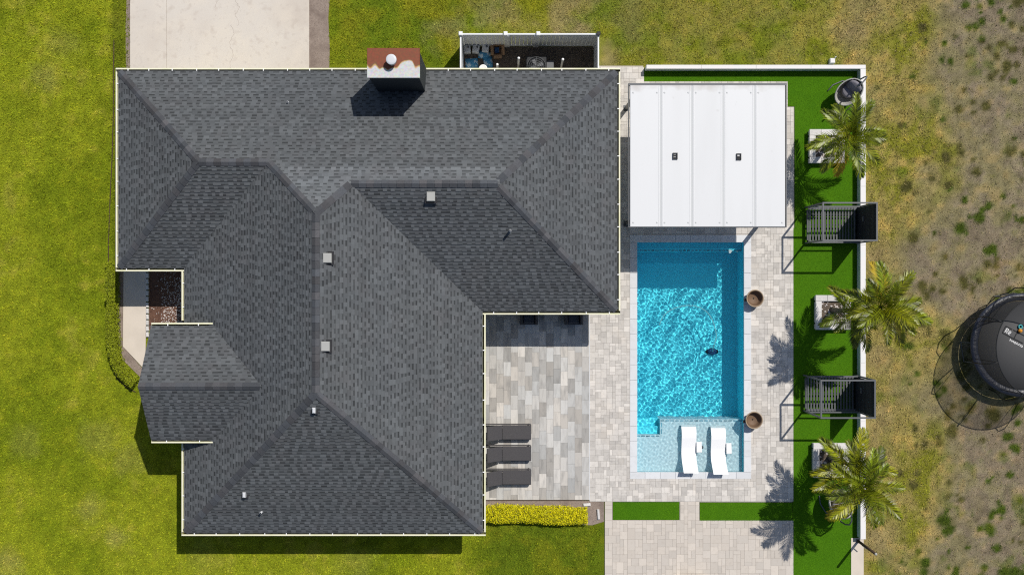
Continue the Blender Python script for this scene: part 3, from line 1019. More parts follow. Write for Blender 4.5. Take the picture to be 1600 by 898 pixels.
# shingle courses: every tab is a lapped wedge; too small to pick apart, so one mesh for the whole roof
sh = MB()
EXPO = .1235
for pi_, (zf, up, e0, pieces) in enumerate(PLANES):
    rs = random.Random(100 + pi_)
    pieces = [ccw(p) for p in pieces]
    allp = [q for p in pieces for q in p]
    if up[0] == 0:
        s0, s1 = min(q[0] for q in allp), max(q[0] for q in allp)
        dmax = max(abs(q[1] - e0) for q in allp)
    else:
        s0, s1 = min(q[1] for q in allp), max(q[1] for q in allp)
        dmax = max(abs(q[0] - e0) for q in allp)
    rows = int(dmax / EXPO) + 1
    for r_ in range(-1, rows):
        d0, d1 = r_ * EXPO, (r_ + 1) * EXPO
        if r_ < 0: d0, d1 = -.03, 0.0
        s_ = s0 - rs.random() * .4
        hi = rs.random() < .5
        rowtone = rs.uniform(.94, 1.06)
        while s_ < s1:
            w = rs.uniform(.12, .22) if hi else rs.uniform(.11, .22)
            base = rs.choice((.92, 1.0, 1.05, 1.12, 1.2))
            th = .018 if hi else .004
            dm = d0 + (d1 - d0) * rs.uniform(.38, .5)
            bands = [(d0, d1, base)] if hi or r_ < 0 else [(d0, dm, base * rs.uniform(.42, .64)), (dm, d1, base * .97)]  # lower part of each recess darker: shade between raised tabs put into the tone
            tasks = []
            for (da, db, tn_) in bands:
                if up[0] == 0:
                    yA, yB = e0 + up[1] * da, e0 + up[1] * db
                    quad = [(s_, yA), (s_ + w, yA), (s_ + w, yB), (s_, yB)]
                else:
                    xA, xB = e0 + up[0] * da, e0 + up[0] * db
                    quad = [(xA, s_), (xA, s_ + w), (xB, s_ + w), (xB, s_)]
                quad = ccw(quad)
                tasks += [(quad, tn_, pc) for pc in pieces]
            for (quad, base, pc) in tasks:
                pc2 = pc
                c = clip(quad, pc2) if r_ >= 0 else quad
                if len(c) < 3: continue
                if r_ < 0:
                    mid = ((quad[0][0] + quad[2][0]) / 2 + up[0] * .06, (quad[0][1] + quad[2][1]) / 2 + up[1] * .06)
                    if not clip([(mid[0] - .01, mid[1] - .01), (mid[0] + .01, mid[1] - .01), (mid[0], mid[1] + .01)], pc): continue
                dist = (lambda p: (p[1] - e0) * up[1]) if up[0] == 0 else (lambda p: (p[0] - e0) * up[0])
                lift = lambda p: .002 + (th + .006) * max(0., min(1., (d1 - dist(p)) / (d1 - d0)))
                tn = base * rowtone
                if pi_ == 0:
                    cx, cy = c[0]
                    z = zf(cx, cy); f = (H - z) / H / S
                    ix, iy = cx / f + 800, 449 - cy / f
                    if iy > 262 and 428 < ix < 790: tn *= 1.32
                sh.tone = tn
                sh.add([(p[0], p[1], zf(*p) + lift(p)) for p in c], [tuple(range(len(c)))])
                lo = [p for p in c if abs(dist(p) - d0) < 1e-6]
                if len(lo) >= 2:
                    a, b = lo[0], lo[-1]
                    sh.tone = tn * .6  # tab front edge darkened, its shadow line put into the tone
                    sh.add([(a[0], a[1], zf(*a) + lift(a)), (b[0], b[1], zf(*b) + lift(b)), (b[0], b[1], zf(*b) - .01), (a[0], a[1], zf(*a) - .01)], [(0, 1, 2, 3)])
            s_ += w
            hi = not hi if rs.random() < .93 else hi
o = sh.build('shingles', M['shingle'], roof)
o['kind'] = 'stuff'

# ridge and hip caps, each a folded shingle
RIDGES = [((xW1, yN), AW, zW1, zN), ((xW1, yNW), AW, zW1, zNWs), (AW, AW2, zN, zNWs), (AW2, AN, zN, zW2), (AE2, AN, zN, zE2), (AE2, AE, zN, zNEs),
          ((xE1, yN), AE, zE1, zN), ((xE1, yNE), AE, zE1, zNEs), ((xW2, yS), AS, zW2, zS), ((xE2, yS), AS, zE2, zS), (AS, AN, zW2, zE2),
          ((pW - .02, pr), (pe1 + .05, pr), zPN, zPS)]
CAPL, CAPE = .36, .27
for (a, b, z1, z2) in RIDGES:
    a3, b3 = Vector((a[0], a[1], z1(*a))), Vector((b[0], b[1], z1(*b)))
    dr = (b3 - a3); L = dr.length; dr.normalize()
    side = Vector((-dr.y, dr.x, 0)).normalized()
    # which plane lies on which side: slope of the roof 0.17 m to each side
    def zat(p):
        return min(z1(p.x, p.y), z2(p.x, p.y))
    mid = (a3 + b3) / 2
    W_ = .135
    pts = []
    for q in (-1, 0, 1):
        p = mid + side * (W_ * q)
        pts.append(Vector((side.x * W_ * q, side.y * W_ * q, zat(p) - mid.z if q else 0)))
    mb = MB()
    up_ = Vector((0, 0, 1))
    vs_ = []
    for t, hgt in ((0, .038), (CAPL, .018)):
        for p in pts: vs_.append(p + dr * t + up_ * hgt)
    for p in pts: vs_.append(p + up_ * .008)
    mb.add(vs_, [(0, 1, 4, 3), (1, 2, 5, 4), (6, 7, 1, 0), (7, 8, 2, 1)])
    mb.add([pts[0] + up_ * .005, pts[0] + dr * CAPL + up_ * .005, vs_[3], vs_[0]], [(0, 1, 2, 3)])
    mb.add([pts[2] + up_ * .005, pts[2] + dr * CAPL + up_ * .005, vs_[5], vs_[2]], [(0, 1, 2, 3)])
    me = mb.mesh('ridge_cap', M['ridgecap'])
    for k in range(int(L / CAPE)):
        o = link('ridge_cap', me, roof, loc=a3 + dr * (k * CAPE + .02))

# gutters: open troughs with a rolled lip and straps
def gutter(a, b, outv, z, strap=.86, name='gutter', clean=False):
    a, b, o_ = Vector((a[0], a[1], 0)), Vector((b[0], b[1], 0)), Vector((outv[0], outv[1], 0))
    prof = [(.004, -.02, 1), (.004, -.12, 1), (.082, -.12, 1), (.088, -.03, 1), (.088, 0.0, 0), (.142, 0.0, 0), (.142, -.13, 0), (.0, -.135, 0)]
    mb = MB()
    A = [a + o_ * p[0] + Vector((0, 0, z + p[1])) for p in prof]
    B = [b + o_ * p[0] + Vector((0, 0, z + p[1])) for p in prof]
    for i in range(len(prof) - 1):
        mb.mi = 1 if prof[i][2] and prof[i + 1][2] else 0
        mb.add([A[i], B[i], B[i + 1], A[i + 1]], [(0, 1, 2, 3)])
    mb.mi = 0
    for E_ in (A, B):
        mb.add([E_[0] + Vector((0, 0, .02)), E_[7], E_[6], E_[5]], [(0, 1, 2, 3)])
    g = mb.build(name, [M['gutter'], M['gutter'] if clean else M['gutter_in']], house)
    d = (b - a); L = d.length; d.normalize()
    n_ = int(L / strap)
    for k in range(n_):
        p = a + d * (L * (k + .5) / n_ + R.uniform(-.06, .06)) + o_ * .055
        q = MB().box((p.x, p.y, z + .004), (.035 if abs(d.x) > .5 else .13, .13 if abs(d.x) > .5 else .035, .008))
        q.build('bracket', M['white'], g)


gz = EZ - .03
gutter((xW1 - .142, yN), (xE1 + .142, yN), (0, 1), gz)
gutter((xW1, yN), (xW1, yNW), (-1, 0), gz, clean=True)
gutter((xW1 - .142, yNW), (xW2 - .01, yNW), (0, -1), gz)
gutter((xW2, yNW - .14), (xW2, pN + .2), (-1, 0), gz, clean=True)
gutter((xW2, pS - .02), (xW2, yS), (-1, 0), gz, clean=True)
gutter((xW2 - .142, yS), (xE2 + .142, yS), (0, -1), gz)
gutter((xE2, yS), (xE2, yNE - .14), (1, 0), gz)
gutter((xE2 + .01, yNE), (xE1 + .142, yNE), (0, -1), gz)
gutter((xE1, yNE), (xE1, yN), (1, 0), gz)
gutter((pW, pN), (pe0 + .05, pN), (0, 1), PEZ - .03)
gutter((pW, pS), (pe0 + .02, pS), (0, -1), PEZ - .03)

# walls
I_ = .5
WALL = [(xW1 + I_, yN - I_), (xE1 - I_, yN - I_), (xE1 - I_, yNE + I_), (xE2 - I_, yNE + I_), (xE2 - I_, yS + I_), (xW2 + I_, yS + I_), (xW2 + I_, yNW + I_), (xW1 + I_, yNW + I_)]
wb = MB().prism(WALL, -.1, EZ - .21)
wall = wb.build('wall', M['wall'], house)
pp = MB()
pp.rect(pW + .3, pN - .35, pW + .65, pN - .7, -.05, PEZ - .21)
pp.rect(pW + .3, pS + .35, pW + .65, pS + .7, -.05, PEZ - .21)
pp.build('porch_column', M['wall'], house)
pp = MB().rect(pW + .1, pS + .3, xW2 + I_ + .02, pN - .3, -.05, .06)
pp.build('porch_floor', M['path'], house)


def window(c, w, h, nrm, door=False):
    c = Vector(c); nrm = Vector(nrm); t = Vector((-nrm.y, nrm.x, 0))
    mb = MB()
    D_ = lambda u, v, k: c + t * u + Vector((0, 0, v)) + nrm * k
    for (u0, u1, v0, v1) in ((-w / 2, w / 2, h / 2 - .06, h / 2), (-w / 2, w / 2, -h / 2, -h / 2 + .06), (-w / 2, -w / 2 + .06, -h / 2 + .06, h / 2 - .06),
                             (w / 2 - .06, w / 2, -h / 2 + .06, h / 2 - .06), (-.03, .03, -h / 2 + .06, h / 2 - .06)):
        mb.bar(D_(u0, (v0 + v1) / 2, .02), D_(u1, (v0 + v1) / 2, .02), .05, v1 - v0)
    f = mb.build('sliding_door' if door else 'window', M['white'], house)
    g = MB().bar(D_(-w / 2 + .05, 0, .012), D_(w / 2 - .05, 0, .012), .02, h - .1)
    g.build('pane', M['glass_dark'], f)


for yy in (-2.2, -5.2): window((xE2 - I_, yy, 1.1), 2.2, 2.1, (1, 0, 0), True)
for xx in (-.3, 2.2): window((xx, yNE + I_, 1.35), 1.4, 1.2, (0, -1, 0))
for xx in (-10, -6.5, -3.5): window((xx, yS + I_, 1.35), 1.4, 1.2, (0, -1, 0))
for yy in (3.5, 6.2): window((xE1 - I_, yy, 1.35), 1.2, 1.2, (1, 0, 0))
for yy in (-7.5,): window((xW2 + I_, yy, 1.35), 1.4, 1.2, (-1, 0, 0))
for yy in (3., 6.): window((xW1 + I_, yy, 1.35), 1.4, 1.2, (-1, 0, 0))

# chimney
cx0, cx1, cy0, cy1, CZ = -5.06, -3.297, 7.424, 8.378, 5.58
mb = MB().rect(cx0, cy0, cx1, cy1, 0, CZ - .05)
for k in range(int(3.2 / .16)):
    z = 2.4 + k * .16
    mb.rect(cx0 - .008, cy0 - .008, cx1 + .008, cy1 + .008, z, z + .14)
chim = mb.build('chimney', M['chase'], house)
MB().rect(cx0 - .05, cy0 - .05, cx1 + .05, cy1 + .05, CZ - .052, CZ + .01, bev=.01).build('chimney_cap', M['rusty'], chim)
fp = P(611.5, 93.5, CZ + .28)
MB().lathe([(.15, -.28), (.15, 0), (.15, .02)], fp, 24).build('flue_pipe', M['pipe'], chim)
MB().lathe([(.15, .0), (.185, .01), (.185, .05), (.175, .06), (.1, .066), (0, .067)], fp, 28).build('flue_cap', M['pipe'], chim)


def on_roof(px, py, zoff=.0):
    z = 4.
    for _ in range(60):
        p = P(px, py, z + zoff)
        x, y = p.x, p.y
        h1 = min(yN - y, x - xW2, xE2 - x, y - yS)
        h2 = min(yN - y, x - xW1, y - yNW, AW2[0] + hnw - x)
        h3 = min(yN - y, xE1 - x, y - yNE, x - (AE2[0] - hne))
        z = EZ + K * max(h1, h2, h3)
    return Vector((x, y, z))


for (px, py) in ((673, 307), (511, 403), (508, 541)):
    p = on_roof(px, py, .12)
    v = MB().box((p.x, p.y, p.z - .02), (.30, .34, .3), bev=.02).build('roof_vent', M['vent'], house)
    MB().box((p.x, p.y, p.z + .005), (.44, .48, .012)).build('flashing', M['deckboard'], v)
for (px, py, h_, r_) in ((797, 360, .38, .045), (449, 159, .16, .03), (407, 801, .22, .04)):
    p = on_roof(px, py, h_)
    v = MB().tube([p + Vector((0, 0, -.1)), p + Vector((0, 0, h_))], r_, 12).build('vent_pipe', M['pipe'], house)
    MB().lathe([(r_ * .7, 0), (r_ * .7, .004)], p + Vector((0, 0, h_)), 10).build('opening', M['black'], v)
for (px, py) in ((490, 641), (381, 773)):
    p = on_roof(px, py, .15)
    v = MB().box((p.x, p.y, p.z + .06), (.11, .2, .24), bev=.03).build('vent_hood', M['pipe'], house)
    MB().box((p.x, p.y, p.z), (.26, .3, .012)).build('flashing', M['deckboard'], v)

# ------------------------------------------------------------------ vinyl fence enclosure
FZ = 1.83
fxs = [P(q, 53, FZ).x for q in (719.8, 789.9, 840.9, 935)]
fy = P(800, 53.5, FZ).y
fence = empty('vinyl_fence', (fxs[0], fy, 0), 'white vinyl privacy fence with gate enclosing the equipment yard', 'fence')
yb = yN - I_ + .01


def fpanel(a, b, name='fence_panel'):
    a, b = Vector(a), Vector(b)
    d = (b - a); L = d.length; d.normalize()
    nb = max(1, int(L / .15))
    mb = MB()
    for k in range(nb):
        p = a + d * (L * (k + .5) / nb)
        mb.bar(p - d * (L / nb / 2 - .004) + Vector((0, 0, FZ / 2 + .02)), p + d * (L / nb / 2 - .004) + Vector((0, 0, FZ / 2 + .02)), .03, FZ - .1)
    pn = mb.build(name, M['vinyl'], fence)
    for z in (.12, FZ - .06):
        MB().bar(a + Vector((0, 0, z)), b + Vector((0, 0, z)), .055, .13).build('rail', M['vinyl'], pn)


for k in range(3):
    fpanel((fxs[k] + .07, fy, 0), (fxs[k + 1] - .07, fy, 0), 'fence_gate' if k == 1 else 'fence_panel')
for x in (fxs[0], fxs[3]):
    fpanel((x, fy - .07, 0), (x, yb, 0))
for k, x in enumerate(fxs):
    po = MB().box((x, fy, FZ / 2 + .03), (.125, .125, FZ + .06)).build('post', M['vinyl'], fence)
    MB().box((x, fy, FZ + .085), (.155, .155, .05), bev=.02).build('post_cap', M['black'] if k == 3 else M['white'], po)
for x in fxs[1:3]:
    MB().box((x + (.11 if x == fxs[1] else -.11), fy - .02, FZ / 2), (.09, .1, FZ - .1)).build('gate_stile', M['vinyl'], fence)
e = (fxs[0] + .03, yb, fxs[3] - .03, fy - .03)
slab('soil_bed', [(e[0], e[1]), (e[2], e[1]), (e[2], e[3]), (e[0], e[3])], -.05, .025, M['soil'], 'dark soil floor of the fenced equipment yard', 'soil')

# things in the equipment yard
for k, (px, py, an, lab) in enumerate(((730, 77, .1, 'white plastic jug nearest the fence corner in the equipment yard'),
                                       (743.5, 76.5, -.15, 'middle white plastic jug of three along the fence'),
                                       (758.5, 75.5, -.1, 'white plastic jug next to the open cardboard box'))):
    p = P(px, py, .3)
    j = empty('plastic_jug', (p.x, p.y, .02), lab, 'jug', 'plastic jugs in the equipment yard', rz=an)
    MB().box((0, 0, .15), (.27, .3, .3), bev=.03).build('body', M['jug'], j, True)
    MB().lathe([(.04, .3), (.04, .34), (0, .345)], (.05, .07, 0), 12).build('cap', M['char'], j, True)
    MB().tube([(-.06, -.1, .29), (-.06, -.1, .36), (-.06, .06, .36), (-.06, .06, .29)], .016, 6).build('handle', M['jug'], j, True)
p = P(777.5, 79, .25)
cbx = empty('cardboard_box', (p.x, p.y, .02), 'open brown cardboard box beside the fence gate', 'box', rz=.03)
mb = MB()
for (x, y, a, b) in ((-.16, 0, .012, .4), (.16, 0, .012, .4), (0, -.2, .33, .012), (0, .2, .33, .012)):
    mb.box((x, y, .14), (a, b, .28))
mb.box((0, 0, .03), (.32, .4, .01))
mb.build('box_body', M['cardboard'], cbx, True)
for (x, y, a, b, ry, rx_) in ((-.22, 0, .14, .4, .5, 0), (.22, 0, .14, .4, -.5, 0), (0, -.27, .33, .16, 0, -.3), (0, .26, .33, .14, 0, .4)):
    MB().box((x, y, .27), (a, b, .008), M=Matrix.Rotation(ry, 4, 'Y') @ Matrix.Rotation(rx_, 4, 'X')).build('flap', M['cardboard'], cbx, True)
MB().box((-.03, .03, .1), (.18, .22, .12)).build('contents', M['cleaner'], cbx, True)
for (px, py, an, w, l, lab) in ((757, 86, -.12, .5, .3, 'crumpled blue and white bag on top beside the jugs'),
                                (737, 99, .08, .52, .42, 'blue and white bag lying nearest the fence corner post side'),
                                (762.5, 97, .12, .36, .46, 'blue and white bag lying between the other bags and the house')):
    p = P(px, py, .1)
    mb = MB()
    n_ = 7
    vs_, fs_ = [], []
    for i in range(n_):
        for j in range(n_):
            u, v = i / (n_ - 1) * 2 - 1, j / (n_ - 1) * 2 - 1
            hgt = .13 * (1 - u ** 4) * (1 - v ** 4) + R.uniform(0, .03)
            vs_.append((u * w / 2, v * l / 2, .0 + hgt))
    for i in range(n_ - 1):
        for j in range(n_ - 1): fs_.append((i * n_ + j, (i + 1) * n_ + j, (i + 1) * n_ + j + 1, i * n_ + j + 1))
    mb.smooth = True
    mb.add(vs_, fs_)
    o = mb.build('supply_bag', M['bluebag']); o.location = (p.x, p.y, .03); o.rotation_euler = (0, 0, an)
    tag(o, lab, 'bag', 'blue supply bags in the equipment yard')
p = P(755, 108.5, .3)
bk = empty('bucket', (p.x, p.y, .02), 'white round bucket with lid half under the gutter', 'bucket')
MB().lathe([(.13, 0), (.16, .34)], (0, 0, 0), 20).build('body', M['jug'], bk, True)
MB().lathe([(.175, .34), (.175, .37), (.14, .375), (.12, .365), (0, .365)], (0, 0, 0), 24).build('lid', M['white'], bk, True)
p = P(838, 104, .75)
ac = empty('air_conditioner', (p.x, p.y, .02), 'air conditioning condenser with dark round fan grille behind the fence', 'air conditioner')
MB().rect(-.42, -.42, .42, .42, .05, .72, bev=.03).build('casing', M['black'], ac, True)
MB().rect(.3, -.25, .72, .3, 0, .45, bev=.02).build('side_housing', M['char'], ac, True)
MB().lathe([(.36, .722), (.36, .727), (0, .727)], (0, 0, 0), 28).build('fan_well', M['black'], ac, True)
gr = MB()
for r_ in (.38, .30, .22, .14):
    gr.tube([(r_ * math.cos(a), r_ * math.sin(a), .75) for a in np.linspace(0, 2 * PI, 28, endpoint=False)], .008, 5, closed=True)
for k in range(8):
    a = k * PI / 4
    gr.tube([(.06 * math.cos(a), .06 * math.sin(a), .755), (.38 * math.cos(a), .38 * math.sin(a), .75)], .008, 5)
gr.build('fan_grille', M['char'], ac, True)
for k in range(4):
    a = k * PI / 2 + .4
    MB().box((.17 * math.cos(a), .17 * math.sin(a), .735), (.26, .13, .008), rz=a).build('fan_blade', M['char'], ac, True)
for (px, py, zt, lab) in ((810.5, 91, 1.7, 'tall white pipe post between bags and air conditioner'),
                          (879.5, 93, 1.7, 'tall white pipe post beyond the air conditioner'),
                          (777, 101, 1.1, 'short white pipe post near the cardboard box')):
    p = P(px, py, zt)
    o = MB().tube([(0, 0, 0), (0, 0, zt - .05), (0, 0, zt)], [.045, .045, .05], 12).build('pipe_post', M['white'])
    o.location = (p.x, p.y, 0)
    tag(o, lab, 'pipe', 'white pipe posts in the equipment yard')

# ------------------------------------------------------------------ swimming pool
def rec(o):
    o.cycles.is_caustics_receiver = True
    return o


WL, DEEP = -.07, -1.62
pool = empty('swimming_pool', (PX0, PY0, 0), 'rectangular blue swimming pool with pale stone coping and shallow shelf', 'swimming pool')
shelf_y = P(0, 656, .0).y
step_x = P(1033, 0, 0).x
step_y = P(0, 680, 0).y
bench_y = P(0, 392.5, 0).y
SHZ, BNZ = -.36, -.55
mb = MB()
mb.add([(PX0, PY0, DEEP), (PX1, PY0, DEEP), (PX1, PY1, DEEP), (PX0, PY1, DEEP)], [(0, 1, 2, 3)])
rec(mb.build('pool_floor', M['plaster'], pool))
c = [(PX0, PY0), (PX1, PY0), (PX1, PY1), (PX0, PY1)]
for i in range(4):
    a, b = c[i], c[(i + 1) % 4]
    mb = MB()
    mb.add([(*a, DEEP), (*b, DEEP), (*b, .0), (*a, .0)], [(0, 1, 2, 3)])
    rec(mb.build('pool_wall', M['shelfplaster'] if i == 0 else M['plaster'], pool))
mb = MB().rect(step_x, PY0 + .003, PX1 - .003, shelf_y, DEEP + .004, SHZ)
mb.rect(PX0 + .003, PY0 + .003, step_x, step_y, DEEP + .004, SHZ)
shelf = rec(mb.build('tanning_shelf', M['shelfplaster'], pool))
ds = (shelf_y - step_y) / 2
for k in range(2):
    rec(MB().rect(PX0 + .003, step_y + ds * k, step_x - .003, step_y + ds * (k + 1), DEEP + .004, SHZ - .28 * (k + 1)).build('step', M['plaster'], pool))
rec(MB().rect(PX0 + .003, bench_y, PX1 - .003, PY1 - .003, DEEP + .004, BNZ).build('bench', M['plaster'], pool))
# trim tiles along submerged edges
def trim(a, b, z, step=.2):
    a, b = Vector(a), Vector(b)
    d = b - a; L = d.length; d.normalize()
    n_ = int(L / step)
    me = box_mesh('trim_tile', (L / n_ * .72 if abs(d.x) > .5 else .045, .045 if abs(d.x) > .5 else L / n_ * .72, .012), M['trimtile'], 0)
    for k in range(n_):
        p = a + d * (L * (k + .5) / n_)
        rec(link('trim_tile', me, pool, loc=(p.x, p.y, z + .008)))
trim((step_x, shelf_y - .06, 0), (PX1, shelf_y - .06, 0), SHZ)
trim((PX0, bench_y + .05, 0), (PX1, bench_y + .05, 0), BNZ, .16)
trim((step_x + .06, step_y, 0), (step_x + .06, shelf_y - .1, 0), SHZ)
trim((PX0, step_y - .06, 0), (step_x, step_y - .06, 0), SHZ)
# white return fittings in the bench corner
for (px, w) in ((1139, .16), (1151, .09)):
    p = P(px, 393, BNZ)
    rec(MB().lathe([(w / 2, 0), (w / 2, .02), (w / 4, .03), (0, .03)], (p.x, p.y, BNZ), 14).build('return_fitting', M['white'], pool))
p = P(1096, 698, SHZ)
rec(MB().lathe([(.07, 0), (.07, .01), (0, .012)], (p.x, p.y, SHZ), 14).build('drain_cover', M['char'], pool))
# coping stones
cw = cop_out
def coping_row(x0, y0, x1, y1, along):
    L = (x1 - x0) if along == 'x' else (y1 - y0)
    n_ = max(1, round(L / .61)); w = L / n_
    for k in range(n_):
        dd = (w - .005, (y1 - y0) - .004, .07) if along == 'x' else ((x1 - x0) - .004, w - .005, .07)
        cc = (x0 + w * (k + .5), (y0 + y1) / 2) if along == 'x' else ((x0 + x1) / 2, y0 + w * (k + .5))
        link('coping_stone', box_mesh('coping_stone', dd, M['coping'], .012), pool, loc=(cc[0], cc[1], ZD + .006 - .035))
coping_row(cw[0], PY1 - .02, cw[2], cw[3], 'x')
coping_row(cw[0], cw[1], cw[2], PY0 + .02, 'x')
coping_row(cw[0], PY0 + .022, PX0 + .02, PY1 - .022, 'y')
coping_row(PX1 - .02, PY0 + .022, cw[2], PY1 - .022, 'y')

# water with real ripples
def make_water():
    st = .0145
    xs = np.arange(PX0 - .015, PX1 + .015 + st * .5, st); ys = np.arange(PY0 - .015, PY1 + .015 + st * .5, st)
    X, Y = np.meshgrid(xs, ys)
    rg = np.random.default_rng(4)
    Z = np.zeros_like(X)
    for i in range(44):
        lam = rg.uniform(.085, .235); th = rg.uniform(0, 2 * PI); k = 2 * PI / lam
        Z += .00050 * (lam / .25) ** 1.8 * np.sin(k * (X * math.cos(th) + Y * math.sin(th)) + rg.uniform(0, 6.28))
    Z += WL
    nx, ny = len(xs), len(ys)
    I, J = np.meshgrid(np.arange(nx - 1), np.arange(ny - 1))
    a = (J * nx + I).ravel()
    F = np.stack([a, a + 1, a + nx + 1, a + nx], 1)
    m = bpy.data.materials.new('pool_water')
    m.use_nodes = True
    t = m.node_tree
    t.nodes.clear()
    o_ = t.nodes.new('ShaderNodeOutputMaterial')
    g = t.nodes.new('ShaderNodeBsdfGlass')
    g.inputs['IOR'].default_value = 1.33
    g.inputs['Roughness'].default_value = 0
    g.inputs['Color'].default_value = (.96, 1, 1, 1)
    t.links.new(g.outputs[0], o_.inputs[0])
    me = np_mesh('pool_water', np.stack([X.ravel(), Y.ravel(), Z.ravel()], 1), F, 4, m)
    me.polygons.foreach_set('use_smooth', np.ones(len(F), dtype=bool))
    o = link('pool_water', me)
    o.cycles.is_caustics_caster = True
    tag(o, 'clear rippled water filling the swimming pool', 'water', kind='structure')


make_water()

# loungers on the shelf
def lounger(px, py, lab):
    ctr = P(px, py, 0)
    root = empty('pool_lounger', (ctr.x, ctr.y, SHZ), lab, 'lounger', 'white loungers on the pool shelf', rz=.0)
    # local: +y towards the foot end, z from the shelf
    prof = [(.93, .20), (.84, .30), (.70, .385), (.55, .42), (.40, .405), (.2, .365), (0, .325), (-.12, .31), (-.22, .312), (-.34, .34), (-.5, .41), (-.68, .58), (-.84, .75), (-.95, .86)]
    W_ = .30
    def strip(prof_, th, w):
        mb = MB(); mb.smooth = True
        n_ = len(prof_)
        vs_ = []
        for (y, z) in prof_:
            vs_ += [(-w, y, z), (w, y, z), (w, y, z - th), (-w, y, z - th)]
        fs_ = [(0, 1, 2, 3), ((n_ - 1) * 4 + 3, (n_ - 1) * 4 + 2, (n_ - 1) * 4 + 1, (n_ - 1) * 4)]
        for i in range(n_ - 1):
            a, b = i * 4, i * 4 + 4
            for k in range(4):
                fs_.append((a + k, b + k, b + (k + 1) % 4, a + (k + 1) % 4))
        mb.add(vs_, fs_)
        mb.sm[:] = [False] * len(mb.sm)
        return mb
    rec(strip(prof[:9], .05, W_).build('seat', M['lounger'], root, True))
    rec(strip(prof[8:], .05, W_).build('backrest', M['lounger'], root, True))
    rec(MB().rect(-W_ + .05, -.32, W_ - .05, .02, .0, .2).build('base', M['lounger'], root, True))
    rec(MB().rect(-W_ + .05, .62, W_ - .05, .76, .0, .34).build('leg', M['lounger'], root, True))


lounger(1076.5, 699, 'white pool lounger nearer the pool steps')
lounger(1122.5, 701, 'white pool lounger nearer the brown bowl side of the shelf')
for (px, py, lab) in ((1092, 698, 'small white side table between the two pool loungers'), (1138.5, 700, 'small white side table beside the outer pool lounger')):
    p = P(px, py, 0)
    t = empty('side_table', (p.x, p.y, SHZ), lab, 'table', 'white side tables on the pool shelf', rz=.03)
    rec(MB().box((0, 0, .40), (.22, .44, .05), bev=.02).build('table_top', M['lounger'], t, True))
    rec(MB().box((0, 0, .19), (.13, .3, .36)).build('pedestal', M['lounger'], t, True))

# pool cleaner and its floating hose
hp = [(1030, 508), (1036, 494), (1048, 484), (1066, 478), (1086, 478), (1104, 487), (1114, 503), (1119, 524), (1115, 540)]
pts = []
for i in range(len(hp) - 1):
    for k in range(4):
        t = k / 4
        p0, p1, p2, p3 = hp[max(i - 1, 0)], hp[i], hp[i + 1], hp[min(i + 2, len(hp) - 1)]
        q = [.5 * (2 * p1[j] + (p2[j] - p0[j]) * t + (2 * p0[j] - 5 * p1[j] + 4 * p2[j] - p3[j]) * t * t + (3 * p1[j] - p0[j] - 3 * p2[j] + p3[j]) * t ** 3) for j in (0, 1)]
        pts.append(P(q[0], q[1], WL - .12))
clp = P(1110, 548, -1.5)
pts += [P(1113, 545, -.35), P(1112, 546, -1.0), Vector((clp.x, clp.y, DEEP + .25))]
root = empty('pool_cleaner', (clp.x, clp.y, DEEP), 'dark blue pool cleaner on the pool floor with pale floating hose', 'pool cleaner')
rec(MB().tube(pts, .02, 6).build('hose', M['hose'], root))
mb = MB(); mb.smooth = True
rec(mb.lathe([(.17, .03), (.2, .1), (.16, .2), (.06, .26), (0, .26)], (clp.x, clp.y, DEEP), 16, 1, .8).build('body', M['cleaner'], root))
for s_ in (-1, 1):
    rec(MB().lathe([(.0, .0), (.07, .0), (.09, .05), (.07, .1), (0, .1)], (clp.x + s_ * .17, clp.y, DEEP + .005), 12).build('wheel', M['black'], root))

# brown bowls on the pool edge
for (px, py, lab) in ((1179.5, 466, 'round brown bowl beside the pool, nearer the white pavilion'), (1178, 656, 'round brown bowl beside the pool shelf and loungers')):
    p = P(px, py, .42)
    b = empty('bowl_planter', (p.x, p.y, ZD), lab, 'bowl', 'brown bowls along the pool edge')
    MB().lathe([(.13, 0), (.17, .02), (.27, .15), (.33, .32), (.345, .40), (.30, .40), (.285, .33), (.24, .2), (.2, .16), (0, .15)], (0, 0, 0), 36).build('bowl', M['bowl'], b, True)
    MB().tube([(.335 * math.cos(a), .335 * math.sin(a), .405) for a in np.linspace(0, 2 * PI, 36, endpoint=False)], .022, 8, closed=True).build('rim', M['bowlrim'], b, True)
    MB().lathe([(.03, .152), (.03, .165), (0, .165)], (0, 0, 0), 10).build('nozzle', M['black'], b, True)
    MB().bar((-.30, -.05, .33), (-.44, -.07, .31), .12, .03).build('spout', M['black'], b, True)
    MB().rect(-.19, -.19, .19, .19, -.03, .02, bev=.01).build('foot', M['char'], b, True)

# ------------------------------------------------------------------ white pavilion
PZ = 3.05
a, b = P(983.5, 354, PZ), P(1228, 133.5, PZ)
pv = empty('pavilion', ((a.x + b.x) / 2, (a.y + b.y) / 2, 0), 'flat white panel-roofed pavilion beside the swimming pool', 'pavilion')
w = (b.x - a.x) / 5
for k in range(5):
    MB().rect(a.x + w * k + .03, a.y, a.x + w * (k + 1) - .03, b.y, PZ - .1, PZ, bev=.006).build('roof_panel', M['panelroof'], pv)
for k in range(1, 5):
    MB().rect(a.x + w * k - .029, a.y + .004, a.x + w * k + .029, b.y - .004, PZ - .08, PZ - .006).build('seam_strip', M['seam'], pv)
    for s_ in (-1, 1):
        x = a.x + w * k + s_ * .075
        MB().rect(x - .012, a.y + .02, x + .012, b.y - .02, PZ - .004, PZ + .006).build('rib', M['panelroof'], pv)
mb = MB()
mb.rect(a.x - .035, b.y + .003, b.x + .035, b.y + .085, PZ - .17, PZ - .01)
mb.rect(b.x + .003, a.y - .03, b.x + .035, b.y + .002, PZ - .17, PZ - .012)
